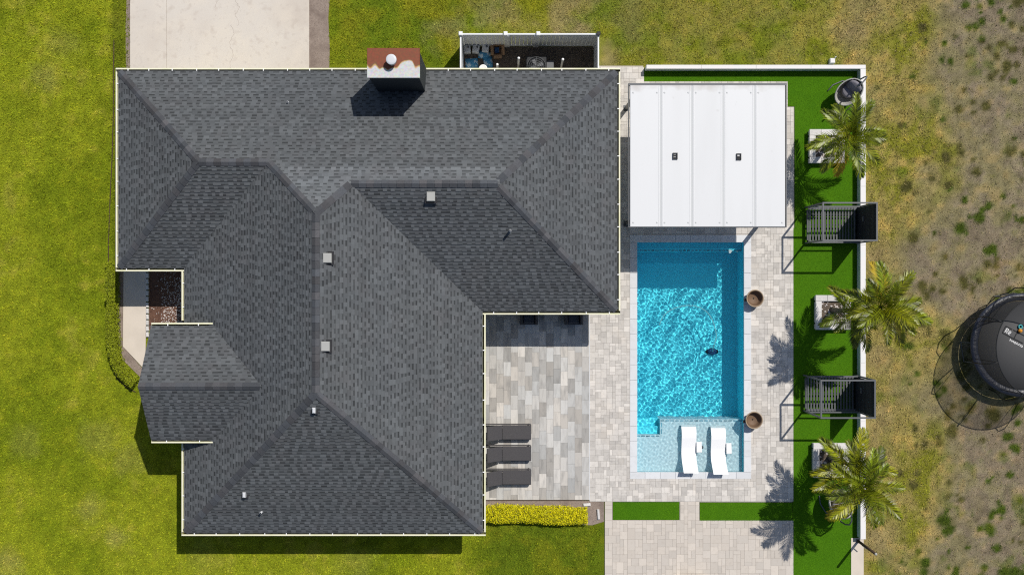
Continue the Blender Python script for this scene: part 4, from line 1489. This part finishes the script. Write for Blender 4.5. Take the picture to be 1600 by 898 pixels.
mb.rect(a.x - .035, a.y - .03, a.x - .003, b.y + .002, PZ - .17, PZ - .014)
mb.rect(a.x - .002, a.y - .03, b.x + .002, a.y - .003, PZ - .17, PZ - .016)
mb.build('fascia', M['char'], pv)
for x in (a.x + .25, b.x - .25):
    for y in (a.y + .3, b.y - .3):
        po = MB().rect(x - .06, y - .06, x + .06, y + .06, ZD, PZ - .1).build('post', M['char'], pv)
        MB().rect(x - .12, y - .12, x + .12, y + .12, ZD - .01, ZD + .02).build('base_plate', M['char'], po)
for y in (a.y + .3, b.y - .3):
    MB().rect(a.x + .05, y - .05, b.x - .05, y + .05, PZ - .26, PZ - .102).build('beam', M['char'], pv)
for (px, py) in ((1055, 244), (1154.5, 245)):
    p = P(px, py, PZ + .04)
    m_ = MB()
    for s_ in (-1, 1):
        m_.box((p.x + s_ * .075, p.y, PZ + .03), (.03, .24, .06))
        m_.box((p.x, p.y + s_ * .11, PZ + .022), (.18, .03, .04))
    m_.box((p.x, p.y + (.03 if px < 1100 else .0), PZ + .022), (.13, .05, .04))
    m_.box((p.x, p.y - .06, PZ + .02), (.07, .05, .035))
    m_.build('roof_bracket', M['black'], pv)
for k in range(5):
    for (dy) in (.28, 5.2):
        for s_ in (.12, .88):
            if R.random() < .8:
                x = a.x + w * (k + s_); y = (b.y - dy)
                MB().lathe([(.035, 0), (.03, .006), (0, .008)], (x, y, PZ + .0005), 10).build('fastener', M['seam'], pv)

# ------------------------------------------------------------------ low white-capped wall
WZ = .46
lw = empty('garden_wall', (P(1350, 105).x, P(1350, 105).y, 0), 'low grey garden wall with white cap around the turf', 'wall')
ca, cb = P(1010, 105, WZ), P(1350, 105, WZ)
ct0, ct1 = P(0, 101.5, WZ).y, P(0, 107.8, WZ).y
cxr0, cxr1 = P(1344.5, 0, WZ).x, P(1353, 0, WZ).x
cend = P(0, 842, WZ).y
MB().rect(ca.x, ct1 + .01, cxr1 - .012, ct0 - .012, -.1, WZ - .06).build('wall_run', M['stucco'], lw)
MB().rect(cxr0 + .015, cend + .02, cxr1 - .0125, ct1 + .008, -.1, WZ - .0605).build('wall_run', M['stucco'], lw)
L = cxr1 - ca.x
nseg = 4
for k in range(nseg):
    MB().rect(ca.x + L * k / nseg, ct1, ca.x + L * (k + 1) / nseg - .004, ct0, WZ - .06, WZ, bev=.012).build('cap', M['capwhite'], lw)
L = ct1 - cend
nseg = 8
for k in range(nseg):
    MB().rect(cxr0, cend + L * k / nseg, cxr1, cend + L * (k + 1) / nseg - .004, WZ - .06, WZ - .002, bev=.012).build('cap', M['capwhite'], lw)
# standing post at the wall end
p = P(1340, 844, 0)
gp = empty('gate_post', (p.x, p.y, 0), 'thin dark post with white tip at the end of the low wall', 'post')
MB().tube([(0, 0, 0), (0, 0, 1.95)], .055, 10).build('shaft', M['stem'], gp, True)
MB().lathe([(.055, 1.951), (.05, 1.98), (0, 1.985)], (0, 0, 0), 12).build('tip', M['vent'], gp, True)
MB().box((0, 0, .07), (.16, .16, .03)).build('foot', M['char'], gp, True)
MB().bar((.0, -.06, .5), (.16, -.2, .5), .03).build('latch', M['char'], gp, True)
# small white utility box in the grass
p = P(1301, 95, .2)
ub = empty('utility_box', (p.x, p.y, 0), 'small white utility box standing in the grass behind the low wall', 'box')
MB().box((0, 0, .11), (.2, .2, .22), bev=.02).build('body', M['capwhite'], ub, True)
MB().tube([(.1, .1, 0), (.1, .14, .3)], .02, 8).build('pipe', M['white'], ub, True)
# pale slab at the lower edge
p = P(1077, 906, .12)
sb = empty('stone_bench', (p.x, p.y, ZD), 'pale stone bench at the bottom edge of the beige terrace', 'bench')
MB().box((0, 0, .36), (1.35, .5, .09), bev=.02).build('seat', M['stone'], sb, True)
for s_ in (-1, 1):
    MB().box((s_ * .48, 0, .155), (.2, .38, .31)).build('leg', M['stone'], sb, True)
# pale stones at the hedge end
for (px, py, w_, l_, lab) in ((935, 803, .1, .42, 'upright pale stone at the end of the gold hedge bed'), (917, 788, .3, .12, 'broken pale stone beside the patio corner')):
    p = P(px, py, .05)
    o = MB().box((0, 0, .04), (w_, l_, .09), bev=.025).build('edging_stone', M['stone'])
    o.location = (p.x, p.y, .01); o.rotation_euler = (0, 0, .08)
    tag(o, lab, 'stone')
d = prect(750, 781.5, 944.5, 818, .015)
slab('mulch_bed', [(d[0], d[1] + .1), (d[0] + 3, d[1] + .02), (d[2] - .5, d[1] - .05), (d[2] - .02, d[1] + .1), (d[2] - .02, d[3]), (d[0], d[3])], -.05, .015, M['dirt'], 'brown dirt bed under the gold hedge', 'bed')

# ------------------------------------------------------------------ hedges
def hedge(name, path, halfw, hgt, nleaf, m, lab, size, base_tone):
    pts = [P(a, b, 0) for a, b in path]
    root = empty(name, pts[0], lab, 'hedge')
    segs = [(pts[i], pts[i + 1], (pts[i + 1] - pts[i]).length) for i in range(len(pts) - 1)]
    tot = sum(s_[2] for s_ in segs)
    V, F, T = [], [], []
    for k in range(nleaf):
        d = R.uniform(0, tot)
        for (a, b, L) in segs:
            if d <= L: break
            d -= L
        dr = (b - a).normalized(); sd = Vector((-dr.y, dr.x, 0))
        q = R.uniform(-1, 1)
        bulge = 1 + .05 * math.sin(3.1 * (a.x + d + a.y)) + .04 * math.sin(7.3 * (a.y + d) + 1)
        top = hgt * bulge * (1 - .45 * abs(q) ** 3)
        z = top * (1 - R.random() ** 3 * .9) + R.gauss(0, .02)
        ctr = a + dr * d + sd * (q * halfw * bulge * (1 if R.random() < .9 else 1.12)) + Vector((0, 0, max(.03, z)))
        t1_ = Vector((R.gauss(0, 1), R.gauss(0, 1), R.gauss(0, .4))).normalized()
        t2_ = t1_.cross(Vector((R.gauss(0, .4), R.gauss(0, .4), 1)).normalized())
        s1, s2 = R.uniform(.6, 1.3) * size, R.uniform(.35, .6) * size
        i = len(V)
        V += [ctr - t1_ * s1, ctr + t2_ * s2, ctr + t1_ * s1, ctr - t2_ * s2]
        F.append((i, i + 1, i + 2, i + 3))
        tn = base_tone * R.choice((.3, .6, .85, 1.0, 1.15, 1.35))
        T += [tn] * 4
    me = np_mesh('foliage', [tuple(v) for v in V], F, 4, m, tone=T)
    o = link('foliage', me, root); o.matrix_parent_inverse = Matrix.Translation(-pts[0])
    for k in range(int(tot / .35)):
        d = (k + .5) * tot / int(tot / .35)
        for (a, b, L) in segs:
            if d <= L: break
            d -= L
        p = a + (b - a).normalized() * d
        MB().tube([p, p + Vector((R.uniform(-.08, .08), R.uniform(-.08, .08), hgt * .45)), p + Vector((R.uniform(-.15, .15), R.uniform(-.15, .15), hgt * .8))], [.02, .015, .006], 5).build('stem', M['stem'], root)


hedge('hedge', [(179, 410), (179.5, 470), (180, 520), (183.5, 556), (193, 577), (206, 591), (216, 598)], .26, .5, 11000, M['hedgeleaf'],
      'yellow green clipped hedge curving along the front walk', .032, 1.0)
hedge('golden_hedge', [(752, 800), (800, 799.5), (850, 801.5), (900, 803), (917, 803)], .36, .55, 13000, M['goldleaf'],
      'bright golden clipped hedge between patio tiles and lawn', .032, 1.0)

# ------------------------------------------------------------------ planters and palms
def planter(x0, y0, x1, y1, lab):
    PTZ = .34
    a, b = P(x0, y1, PTZ), P(x1, y0, PTZ)
    cx, cy = (a.x + b.x) / 2, (a.y + b.y) / 2
    root = empty('stone_planter', (cx, cy, 0), lab, 'planter', 'square stone planters along the turf')
    t = .25
    for (u0, v0, u1, v1) in ((a.x, b.y - t, b.x, b.y), (a.x, a.y, b.x, a.y + t), (a.x, a.y + t + .003, a.x + t, b.y - t - .003), (b.x - t, a.y + t + .003, b.x, b.y - t - .003)):
        MB().rect(u0 + .03, v0 + .03, u1 - .03, v1 - .03, 0, PTZ - .061).build('wall', M['stone'], root)
        L, hor = (u1 - u0, True) if u1 - u0 > v1 - v0 else (v1 - v0, False)
        n_ = 3 if L > 1.1 else 2
        for k in range(n_):
            if hor: MB().rect(u0 + L * k / n_ + .002, v0, u0 + L * (k + 1) / n_ - .002, v1, PTZ - .06, PTZ + R.uniform(-.004, .004), bev=.015).build('cap_stone', M['stone'], root)
            else: MB().rect(u0, v0 + L * k / n_ + .002, u1, v0 + L * (k + 1) / n_ - .002, PTZ - .06, PTZ + R.uniform(-.004, .004), bev=.015).build('cap_stone', M['stone'], root)
    MB().rect(a.x + t - .02, a.y + t - .02, b.x - t + .02, b.y - t + .02, 0, PTZ - .12).build('soil', M['soil'], root)
    mb = MB()
    for k in range(70):
        x, y = R.uniform(a.x + t, b.x - t), R.uniform(a.y + t, b.y - t)
        r = R.uniform(.02, .045)
        mb.tone = R.uniform(.1, .9)
        mb.box((x, y, PTZ - .11), (r * 2, r * 1.6, r), rz=R.uniform(0, 3), bev=r * .3)
    o = mb.build('gravel', M['pebble'], root); o['kind'] = 'stuff'
    return Vector((cx, cy, PTZ - .14))


def frond_mesh(name, L, p0, p1, seed, m):
    rs = random.Random(seed)
    mb = MB()
    n_ = 16
    pts, tans = [], []
    pos = Vector((0, 0, 0))
    twist = rs.uniform(-.25, .25)
    for i in range(n_ + 1):
        t = i / n_
        pit = p0 + (p1 - p0) * t ** 1.25
        yaw = twist * t * t
        T = Vector((math.cos(pit) * math.cos(yaw), math.cos(pit) * math.sin(yaw), math.sin(pit)))
        pts.append(pos.copy()); tans.append(T)
        pos = pos + T * (L / n_)
    mb.tube(pts, [.022 * (1 - .85 * i / n_) + .002 for i in range(n_ + 1)], 5)
    NL = 36
    for k in range(NL):
        t = .13 + .87 * k / (NL - 1)
        f = t * n_; i = min(int(f), n_ - 1); u = f - i
        p = pts[i].lerp(pts[i + 1], u); T = tans[i].lerp(tans[i + 1], u).normalized()
        sd = Vector((0, 0, 1)).cross(T)
        sd = sd.normalized() if sd.length > .05 else Vector((0, 1, 0))
        nm = T.cross(sd)
        ll = .46 * (math.sin(PI * (.10 + .86 * t)) ** .7) + .05
        ang = math.radians(66 - 40 * t)
        for s_ in (-1, 1):
            l2 = ll * rs.uniform(.85, 1.1)
            lift = rs.uniform(.2, .6)
            d1 = (T * math.cos(ang) + sd * (s_ * math.sin(ang)) + nm * lift).normalized()
            d2 = (d1 + Vector((0, 0, -.55 - rs.random() * .35)) + T * .15).normalized()
            wv = nm.cross(d1).normalized() * .0185
            a = p; b = p + d1 * l2 * .55; c = b + d2 * l2 * .5
            mb.tone = rs.choice((.45, .7, .95, 1.2, 1.5)) * (1.0 if s_ > 0 else .85)
            mb.add([a - wv * .5, a + wv * .5, b + wv, b - wv, c], [(0, 1, 2, 3), (3, 2, 4)])
    return mb.mesh(name, m)


FR = {}
for nm_, m_ in (('frond', M['frond']), ('old_frond', M['frondold'])):
    FR[nm_] = [frond_mesh('frond', 1.75, math.radians(a), math.radians(b), 50 + i, m_) for i, (a, b) in
               enumerate(((78, 20), (58, -15), (45, -35), (28, -48), (12, -55), (38, -20)))]


def palm(base, crowns, lab, seed):
    rs = random.Random(seed)
    root = empty('palm_tree', base, lab, 'palm tree', 'palms in the stone planters')
    for (px, py, z, nf, sc, yold) in crowns:
        top = P(px, py, z)
        d = Vector((top.x - base.x, top.y - base.y, 0))
        b0 = base + (d.normalized() * .12 if d.length > .05 else Vector((.08, 0, 0)))
        pts, rr = [], []
        for i in range(9):
            t = i / 8
            pts.append(Vector((b0.x + (top.x - b0.x) * t ** 1.4, b0.y + (top.y - b0.y) * t ** 1.4, base.z + (top.z - .35 - base.z) * t)))
            rr.append(.10 - .04 * t + (.02 if i == 0 else 0))
        MB().tube(pts, rr, 10).build('trunk', M['trunk'], root)
        MB().tube([pts[-1], pts[-1] + Vector((0, 0, .25)), top + Vector((0, 0, .05))], [.062, .075, .03], 8).build('crownshaft', M['frond'], root)
        az = rs.uniform(0, 6)
        for k in range(nf):
            az += 2.39996 + rs.uniform(-.25, .25)
            lvl = k / nf
            vi = 0 if lvl < .12 else (1 if lvl < .35 else (rs.choice((2, 5)) if lvl < .6 else rs.choice((2, 3, 3, 4))))
            me = FR['frond'][vi]
            if yold and k == nf - 1: me = FR['old_frond'][4]
            o = link('frond', me, root, loc=top + Vector((0, 0, -.02 * k)))
            o.rotation_euler = (rs.uniform(-.12, .12), rs.uniform(-.1, .1), az)
            s_ = sc * rs.uniform(.85, 1.1)
            o.scale = (s_, s_, s_)
        mb = MB()
        for k in range(26):
            a_ = rs.uniform(0, 2 * PI); q = Vector((math.cos(a_), math.sin(a_), 0))
            p0 = top + Vector((0, 0, -.3)); p1 = p0 + q * .2 + Vector((0, 0, .04)); p2 = p0 + q * .36 + Vector((0, 0, -.12))
            mb.tube([p0, p1, p2], [.008, .006, .004], 4)
        mb.build('flower_stalk', M['frondold'], root)


b1 = planter(1265, 202, 1320, 255, 'square stone planter nearest the white pavilion corner')
b2 = planter(1274.5, 461, 1330, 515, 'square stone planter between the two slatted cabanas')
b3 = planter(1271, 692, 1327, 746, 'square stone planter nearest the beige terrace')
palm(b1, [(1326, 212, 2.7, 15, .95, True)], 'single palm in the planter nearest the white pavilion', 1)
palm(b2, [(1336, 487, 2.8, 12, .9, False), (1377, 480, 4.0, 15, .98, True)], 'double palm in the planter between the two cabanas', 12)
palm(b3, [(1328, 727, 2.6, 12, .97, False), (1346, 762, 3.5, 15, .98, True)], 'double palm in the planter nearest the beige terrace', 23)

# ------------------------------------------------------------------ slatted cabanas
def cabana(x0, x1, y0, y1, lab):
    CZ_ = 2.26
    root = empty('cabana', ((x0 + x1) / 2, (y0 + y1) / 2, TZ), lab, 'cabana', 'dark slatted cabanas on the turf')
    w = .058
    for x in (x0, x1):
        for y in (y0, y1):
            MB().rect(x - w / 2, y - w / 2, x + w / 2, y + w / 2, 0, CZ_ - .04).build('post', M['char'], root)
    for y in (y0, y1): MB().rect(x0 - w / 2, y - w / 2, x1 + w / 2, y + w / 2, CZ_ - .039, CZ_ + .03).build('top_beam', M['char'], root)
    for x in (x0, x1): MB().rect(x - w / 2, y0 + w / 2 + .002, x + w / 2, y1 - w / 2 - .002, CZ_ - .038, CZ_ + .028).build('top_beam', M['char'], root)
    # platform
    pz = .32
    for y in (y0 + .05, y1 - .05): MB().rect(x0 + .04, y - .045, x1 - .04, y + .045, pz - .1, pz + .0).build('platform_rail', M['slat'], root)
    for x in (x0 + .02, x1 - .16): MB().rect(x - .03, y0 + .1, x + .03, y1 - .1, pz - .1, pz).build('platform_rail', M['slat'], root)
    n_ = 16
    for k in range(n_):
        x = x0 + .1 + (x1 - x0 - .27) * k / (n_ - 1)
        MB().rect(x - .03, y0 + .02, x + .03, y1 - .02, pz + .002, pz + .024).build('slat', M['slat'], root)
    for y in (y0 + .3, (y0 + y1) / 2, y1 - .3):
        MB().rect(x0 + .06, y - .02, x1 - .06, y + .02, pz - .07, pz - .001).build('joist', M['darkwood'], root)
    # solid boarded back wall
    n_ = 14
    hz = (CZ_ - .06 - .1) / n_
    for k in range(n_):
        z = .08 + hz * k
        MB().rect(x1 - .05, y0 + .04, x1 - .028, y1 - .04, z, z + hz - .012).build('back_board', M['darkwood'], root)
    MB().rect(x1 - .027, y0 + .04, x1 - .015, y1 - .04, .08, CZ_ - .06).build('back_sheet', M['black'], root)
    # side arm rails with pickets at the rear
    for y in (y0, y1):
        MB().rect(x0 + .04, y - .025, x1 - .04, y + .025, .60, .64).build('arm_rail', M['char'], root)
    MB().box((x1 - .07, (y0 + y1) / 2 + .2, 1.0), (.02, .22, .12)).build('name_plate', M['char'], root)


f_ = (H - 2.26) / H / S
cabana(486 * f_, 570 * f_, (449 - 375.5) * f_, (449 - 317) * f_, 'dark slatted cabana nearer the white pavilion')
cabana(483 * f_, 567 * f_, (449 - 652.5) * f_, (449 - 594) * f_, 'dark slatted cabana nearer the pool shelf and lower palm')

# ------------------------------------------------------------------ egg chairs
def egg_chair(px, py, az, lab):
    zc = .82
    c = P(px, py, zc)
    root = empty('egg_chair', (c.x, c.y, TZ), lab, 'chair', 'hanging egg chairs on the turf', rz=az)
    # local: opening faces +x and up
    rx_, ry_, rz_ = .60, .45, .58
    dop = Vector((.38, 0, .92)).normalized()
    mb = MB(); mb.smooth = True
    # build shell as rings around the opening axis
    ax = dop; u = Vector((0, 1, 0)); v = ax.cross(u)
    rings, nn = 9, 26
    vs_ = []
    for i in range(rings + 1):
        th = math.radians(80 + (180 - 80) * i / rings)
        for k in range(nn):
            q = 2 * PI * k / nn
            d = ax * math.cos(th) + (u * math.cos(q) + v * math.sin(q)) * math.sin(th)
            vs_.append(Vector((d.x * rx_, d.y * ry_, d.z * rz_ + zc)))
    fs_ = [(i * nn + k, i * nn + (k + 1) % nn, (i + 1) * nn + (k + 1) % nn, (i + 1) * nn + k) for i in range(rings) for k in range(nn)]
    mb.add(vs_, fs_)
    mb.build('basket', M['rattan'], root, True)
    MB().tube(vs_[:nn], .028, 7, closed=True).build('basket_rim', M['rattan'], root, True)
    mb = MB(); mb.smooth = True
    mb.lathe([(0, -.1), (.24, -.08), (.30, 0), (.25, .08), (0, .1)], (-.12, 0, zc - .22), 22)
    mb.build('seat_cushion', M['greycush'], root, True)
    mb = MB(); mb.smooth = True
    mb.lathe([(0, -.1), (.28, -.07), (.34, 0), (.28, .07), (0, .1)], (0, 0, 0), 22)
    T = Matrix.Translation((-.26, 0, zc + .05)) @ Matrix.Rotation(math.radians(68), 4, 'Y')
    mb.v = [tuple(T @ Vector(p)) for p in mb.v]
    mb.build('back_cushion', M['greycush'], root, True)
    arc = []
    for k in range(13):
        t = k / 12
        a_ = -PI * .42 + t * PI * .95
        arc.append((-.78 + .0 + .0 * t, 0, 0))
    arc = [(-.70, 0, .03), (-.80, 0, .5), (-.78, 0, 1.0), (-.66, 0, 1.5), (-.45, 0, 1.82), (-.2, 0, 1.95), (.0, 0, 1.9)]
    MB().tube(arc, .03, 8).build('stand_arm', M['char'], root, True)
    for s_ in (-1, 1):
        MB().tube([(-.72, 0, .04), (-.45, s_ * .42, .03), (-.05, s_ * .58, .03), (.28, s_ * .56, .03)], .026, 7).build('leg', M['char'], root, True)
    MB().tube([(0, 0, 1.9), (-.05, 0, zc + .62), (-.16, 0, zc + .5)], .012, 6).build('chain', M['char'], root, True)


egg_chair(1326, 144, math.radians(225), 'pale rattan egg chair in the wall corner above the first palm')
egg_chair(1313, 787, math.radians(100), 'egg chair half hidden under the lowest palm fronds')

# ------------------------------------------------------------------ chaise lounges and armchairs on the patio
def chaise(py, lab):
    p = P(830, py, .33)
    root = empty('chaise_lounge', (p.x, p.y, .07), lab, 'lounge chair', 'dark wicker chaise lounges on the patio')
    w = .58
    MB().rect(-1.18, -w / 2, 0, w / 2, .31, .37, bev=.012).build('seat', M['wicker'], root, True)
    # backrest rises towards the house
    T = Matrix.Translation((-1.2, 0, .36)) @ Matrix.Rotation(math.radians(42), 4, 'Y')
    mb = MB().rect(-.78, -w / 2, 0, w / 2, -.03, .03, bev=.012)
    mb.v = [tuple(T @ Vector(q)) for q in mb.v]
    mb.build('backrest', M['wicker'], root, True)
    fr = MB()
    for s_ in (-1, 1): fr.bar((-1.95, s_ * (w / 2 + .02), .2), (-.02, s_ * (w / 2 + .02), .2), .04, .06)
    fr.bar((-1.95, -w / 2, .2), (-1.95, w / 2, .2), .04, .06)
    fr.bar((-.02, -w / 2, .2), (-.02, w / 2, .2), .04, .06)
    fr.build('frame', M['wicker'], root, True)
    for x in (-1.9, -.1):
        for s_ in (-1, 1): MB().rect(x - .025, s_ * w / 2 - .025, x + .025, s_ * w / 2 + .025, 0, .19).build('leg', M['wicker'], root, True)
    for s_ in (-1, 1): MB().bar((-1.62, s_ * .2, .22), (-1.6, s_ * .2, .72), .025).build('back_support', M['black'], root, True)
    return root


chaise(674.5, 'topmost of the three dark wicker chaise lounges by the house wall')
chaise(707.5, 'middle one of the three dark wicker chaise lounges')
chaise(744.5, 'dark wicker chaise lounge nearest the gold hedge')


def armchair(px, py, lab):
    p = P(px, py, .5)
    root = empty('armchair', (p.x, p.y + .35, .07), lab, 'armchair', 'dark patio armchairs under the eave')
    MB().rect(-.24, -.33, .24, .2, .18, .42, bev=.04).build('seat_cushion', M['cushion'], root, True)
    MB().rect(-.36, -.38, .36, .36, .08, .18).build('base', M['wicker'], root, True)
    for s_ in (-1, 1): MB().rect(s_ * .31 - .055, -.38, s_ * .31 + .055, .36, .181, .6, bev=.02).build('arm', M['wicker'], root, True)
    MB().rect(-.25, .21, .25, .36, .181, .78, bev=.03).build('backrest', M['cushion'], root, True)
    for x in (-.3, .3):
        for y in (-.32, .3): MB().rect(x - .025, y - .025, x + .025, y + .025, 0, .08).build('leg', M['black'], root, True)


armchair(826.5, 506, 'dark patio armchair under the eave, nearer the house corner')
armchair(896.5, 506, 'dark patio armchair under the eave, nearer the pool')
p = P(861, 497, .4)
ct = empty('coffee_table', (p.x, p.y + .1, .07), 'low grey table between the two patio armchairs', 'table')
MB().rect(-.28, -.22, .28, .25, .34, .38, bev=.01).build('table_top', M['tile'], ct, True)
for x in (-.24, .24):
    for y in (-.18, .21): MB().rect(x - .02, y - .02, x + .02, y + .02, 0, .34).build('leg', M['black'], root if False else ct, True)

# ------------------------------------------------------------------ trampoline
TZ0 = .9
c = P(1598, 539, TZ0)
RT = 2.04
tr = empty('trampoline', (c.x, c.y, 0), 'round black trampoline with safety net on the dry yard', 'trampoline')
ang = lambda n_: [2 * PI * k / n_ for k in range(n_)]
MB().tube([(RT * math.cos(a), RT * math.sin(a), TZ0 - .05) for a in ang(48)], .03, 8, closed=True).build('frame_ring', M['char'], tr, True)
mb = MB(); mb.smooth = True
prof = [(RT - .25, TZ0 - .02), (RT - .22, TZ0 + .015), (RT - .1, TZ0 + .03), (RT + .03, TZ0), (RT + .05, TZ0 - .06)]
nn = 64
vs_ = []
for (r, z) in prof:
    for k in range(nn):
        a = 2 * PI * k / nn
        vs_.append((r * math.cos(a), r * math.sin(a), z + .008 * math.sin(a * 24)))
mb.add(vs_, [(i * nn + k, i * nn + (k + 1) % nn, (i + 1) * nn + (k + 1) % nn, (i + 1) * nn + k) for i in range(4) for k in range(nn)])
mb.build('edge_pad', M['tramppad'], tr, True)
tm = MB().lathe([(RT - .26, TZ0 - .03), (RT - .26, TZ0 - .024), (0, TZ0 - .03)], (0, 0, 0), 48).build('jumping_mat', M['trampmat'], tr, True)
NP = 8
ht = 2.75
for k in range(NP):
    a = 2 * PI * (k + .35) / NP
    q = Vector((math.cos(a), math.sin(a), 0))
    pts = [q * (RT + .05) + Vector((0, 0, .25)), q * (RT + .14) + Vector((0, 0, .9)), q * (RT + .34) + Vector((0, 0, 1.5)), q * (RT + .36) + Vector((0, 0, 2.1)), q * (RT + .2) + Vector((0, 0, 2.6)), q * (RT - .02) + Vector((0, 0, ht))]
    MB().tube(pts, .022, 7).build('pole', M['black'], tr, True)
    MB().tube([q * (RT - .02) + Vector((0, 0, 1.0)), q * (RT - .02) + Vector((0, 0, ht))], .012, 5).build('net_sleeve', M['black'], tr, True)
for k in range(4):
    a = 2 * PI * (k + .1) / 4
    p0 = Vector((RT * math.cos(a - .2), RT * math.sin(a - .2), 0)); p1 = Vector((RT * math.cos(a + .2), RT * math.sin(a + .2), 0))
    MB().tube([p0 + Vector((0, 0, TZ0 - .06)), p0 * 1.02 + Vector((0, 0, .03)), p1 * 1.02 + Vector((0, 0, .03)), p1 + Vector((0, 0, TZ0 - .06))], .022, 7).build('leg', M['char'], tr, True)
mb = MB(); mb.smooth = True
vs_ = []
zs = (TZ0 + .03, 1.5, 2.1, ht)
for z in zs:
    for k in range(nn):
        a = 2 * PI * k / nn
        vs_.append(((RT - .05) * math.cos(a), (RT - .05) * math.sin(a), z))
mb.add(vs_, [(i * nn + k, i * nn + (k + 1) % nn, (i + 1) * nn + (k + 1) % nn, (i + 1) * nn + k) for i in range(len(zs) - 1) for k in range(nn)])
mb.build('safety_net', M['net'], tr, True)
MB().tube([((RT - .03) * math.cos(a), (RT - .03) * math.sin(a), ht) for a in ang(56)], .02, 7, closed=True).build('top_hoop', M['black'], tr, True)
# printed emblem and lettering on the mat
zt = TZ0 - .015
an = math.radians(-27)
def mp(u, v):
    o_ = P(1573, 517, zt) - Vector((c.x, c.y, 0))
    return (o_.x + u * math.cos(an) - v * math.sin(an), o_.y + u * math.sin(an) + v * math.cos(an), zt)
fr = MB()
for (u0, v0, u1, v1) in ((-.12, .16, .17, .16), (.22, .16, .42, .16), (.46, .16, .8, .16), (-.12, -.14, .8, -.14), (.4, -.14, .4, .1), (-.12, -.14, -.12, .16)):
    fr.bar(mp(u0, v0), mp(u1, v1), .035, .006)
fr.build('emblem_frame', M['black'], tm, False).parent = tr
lt = MB()
for (u0, v0, u1, v1) in ((-.05, -.08, -.05, .1), (-.05, .1, .04, .1), (.04, .1, .04, .02), (.04, .02, -.05, .02), (-.01, .02, .05, -.08), (.1, -.08, .1, .05), (.1, .05, .17, .05), (.17, .05, .17, -.02), (.1, -.02, .17, -.02), (.1, -.08, .17, -.08)):
    lt.bar(mp(u0, v0), mp(u1, v1), .03, .006)
u = .28
for k in range(6):
    for (u0, v0, u1, v1) in (((0, 0, 0, .09), (0, .05, .06, .05), (.06, .05, .06, 0)), ((0, 0, 0, .06), (0, .06, .06, .06), (.06, .06, .06, 0)), ((0, 0, .06, 0), (.06, 0, .06, .06), (0, .06, .06, .06), (0, 0, 0, .06)))[k % 3]:
        lt.bar(mp(u + u0, -.3 + v0), mp(u + u1, -.3 + v1), .024, .006)
    u += .1
lt.build('lettering', M['print'], tm, False).parent = tr
for nm_ in ('emblem_frame', 'lettering'):
    o = bpy.data.objects[nm_]; o.matrix_parent_inverse = Matrix.Identity(4)
p = P(1594, 513, TZ0)
ty = empty('toy', (p.x, p.y, TZ0 - .02), 'small teal and orange toy lying on the trampoline mat', 'toy')
MB().tube([(.07 * math.cos(a), .07 * math.sin(a) + .07, .04) for a in ang(16)], .03, 8, closed=True).build('ring', M['teal'], ty, True)
MB().lathe([(0, 0), (.08, .03), (.08, .09), (0, .12)], (-.02, -.09, 0), 14).build('ball', M['orange'], ty, True)
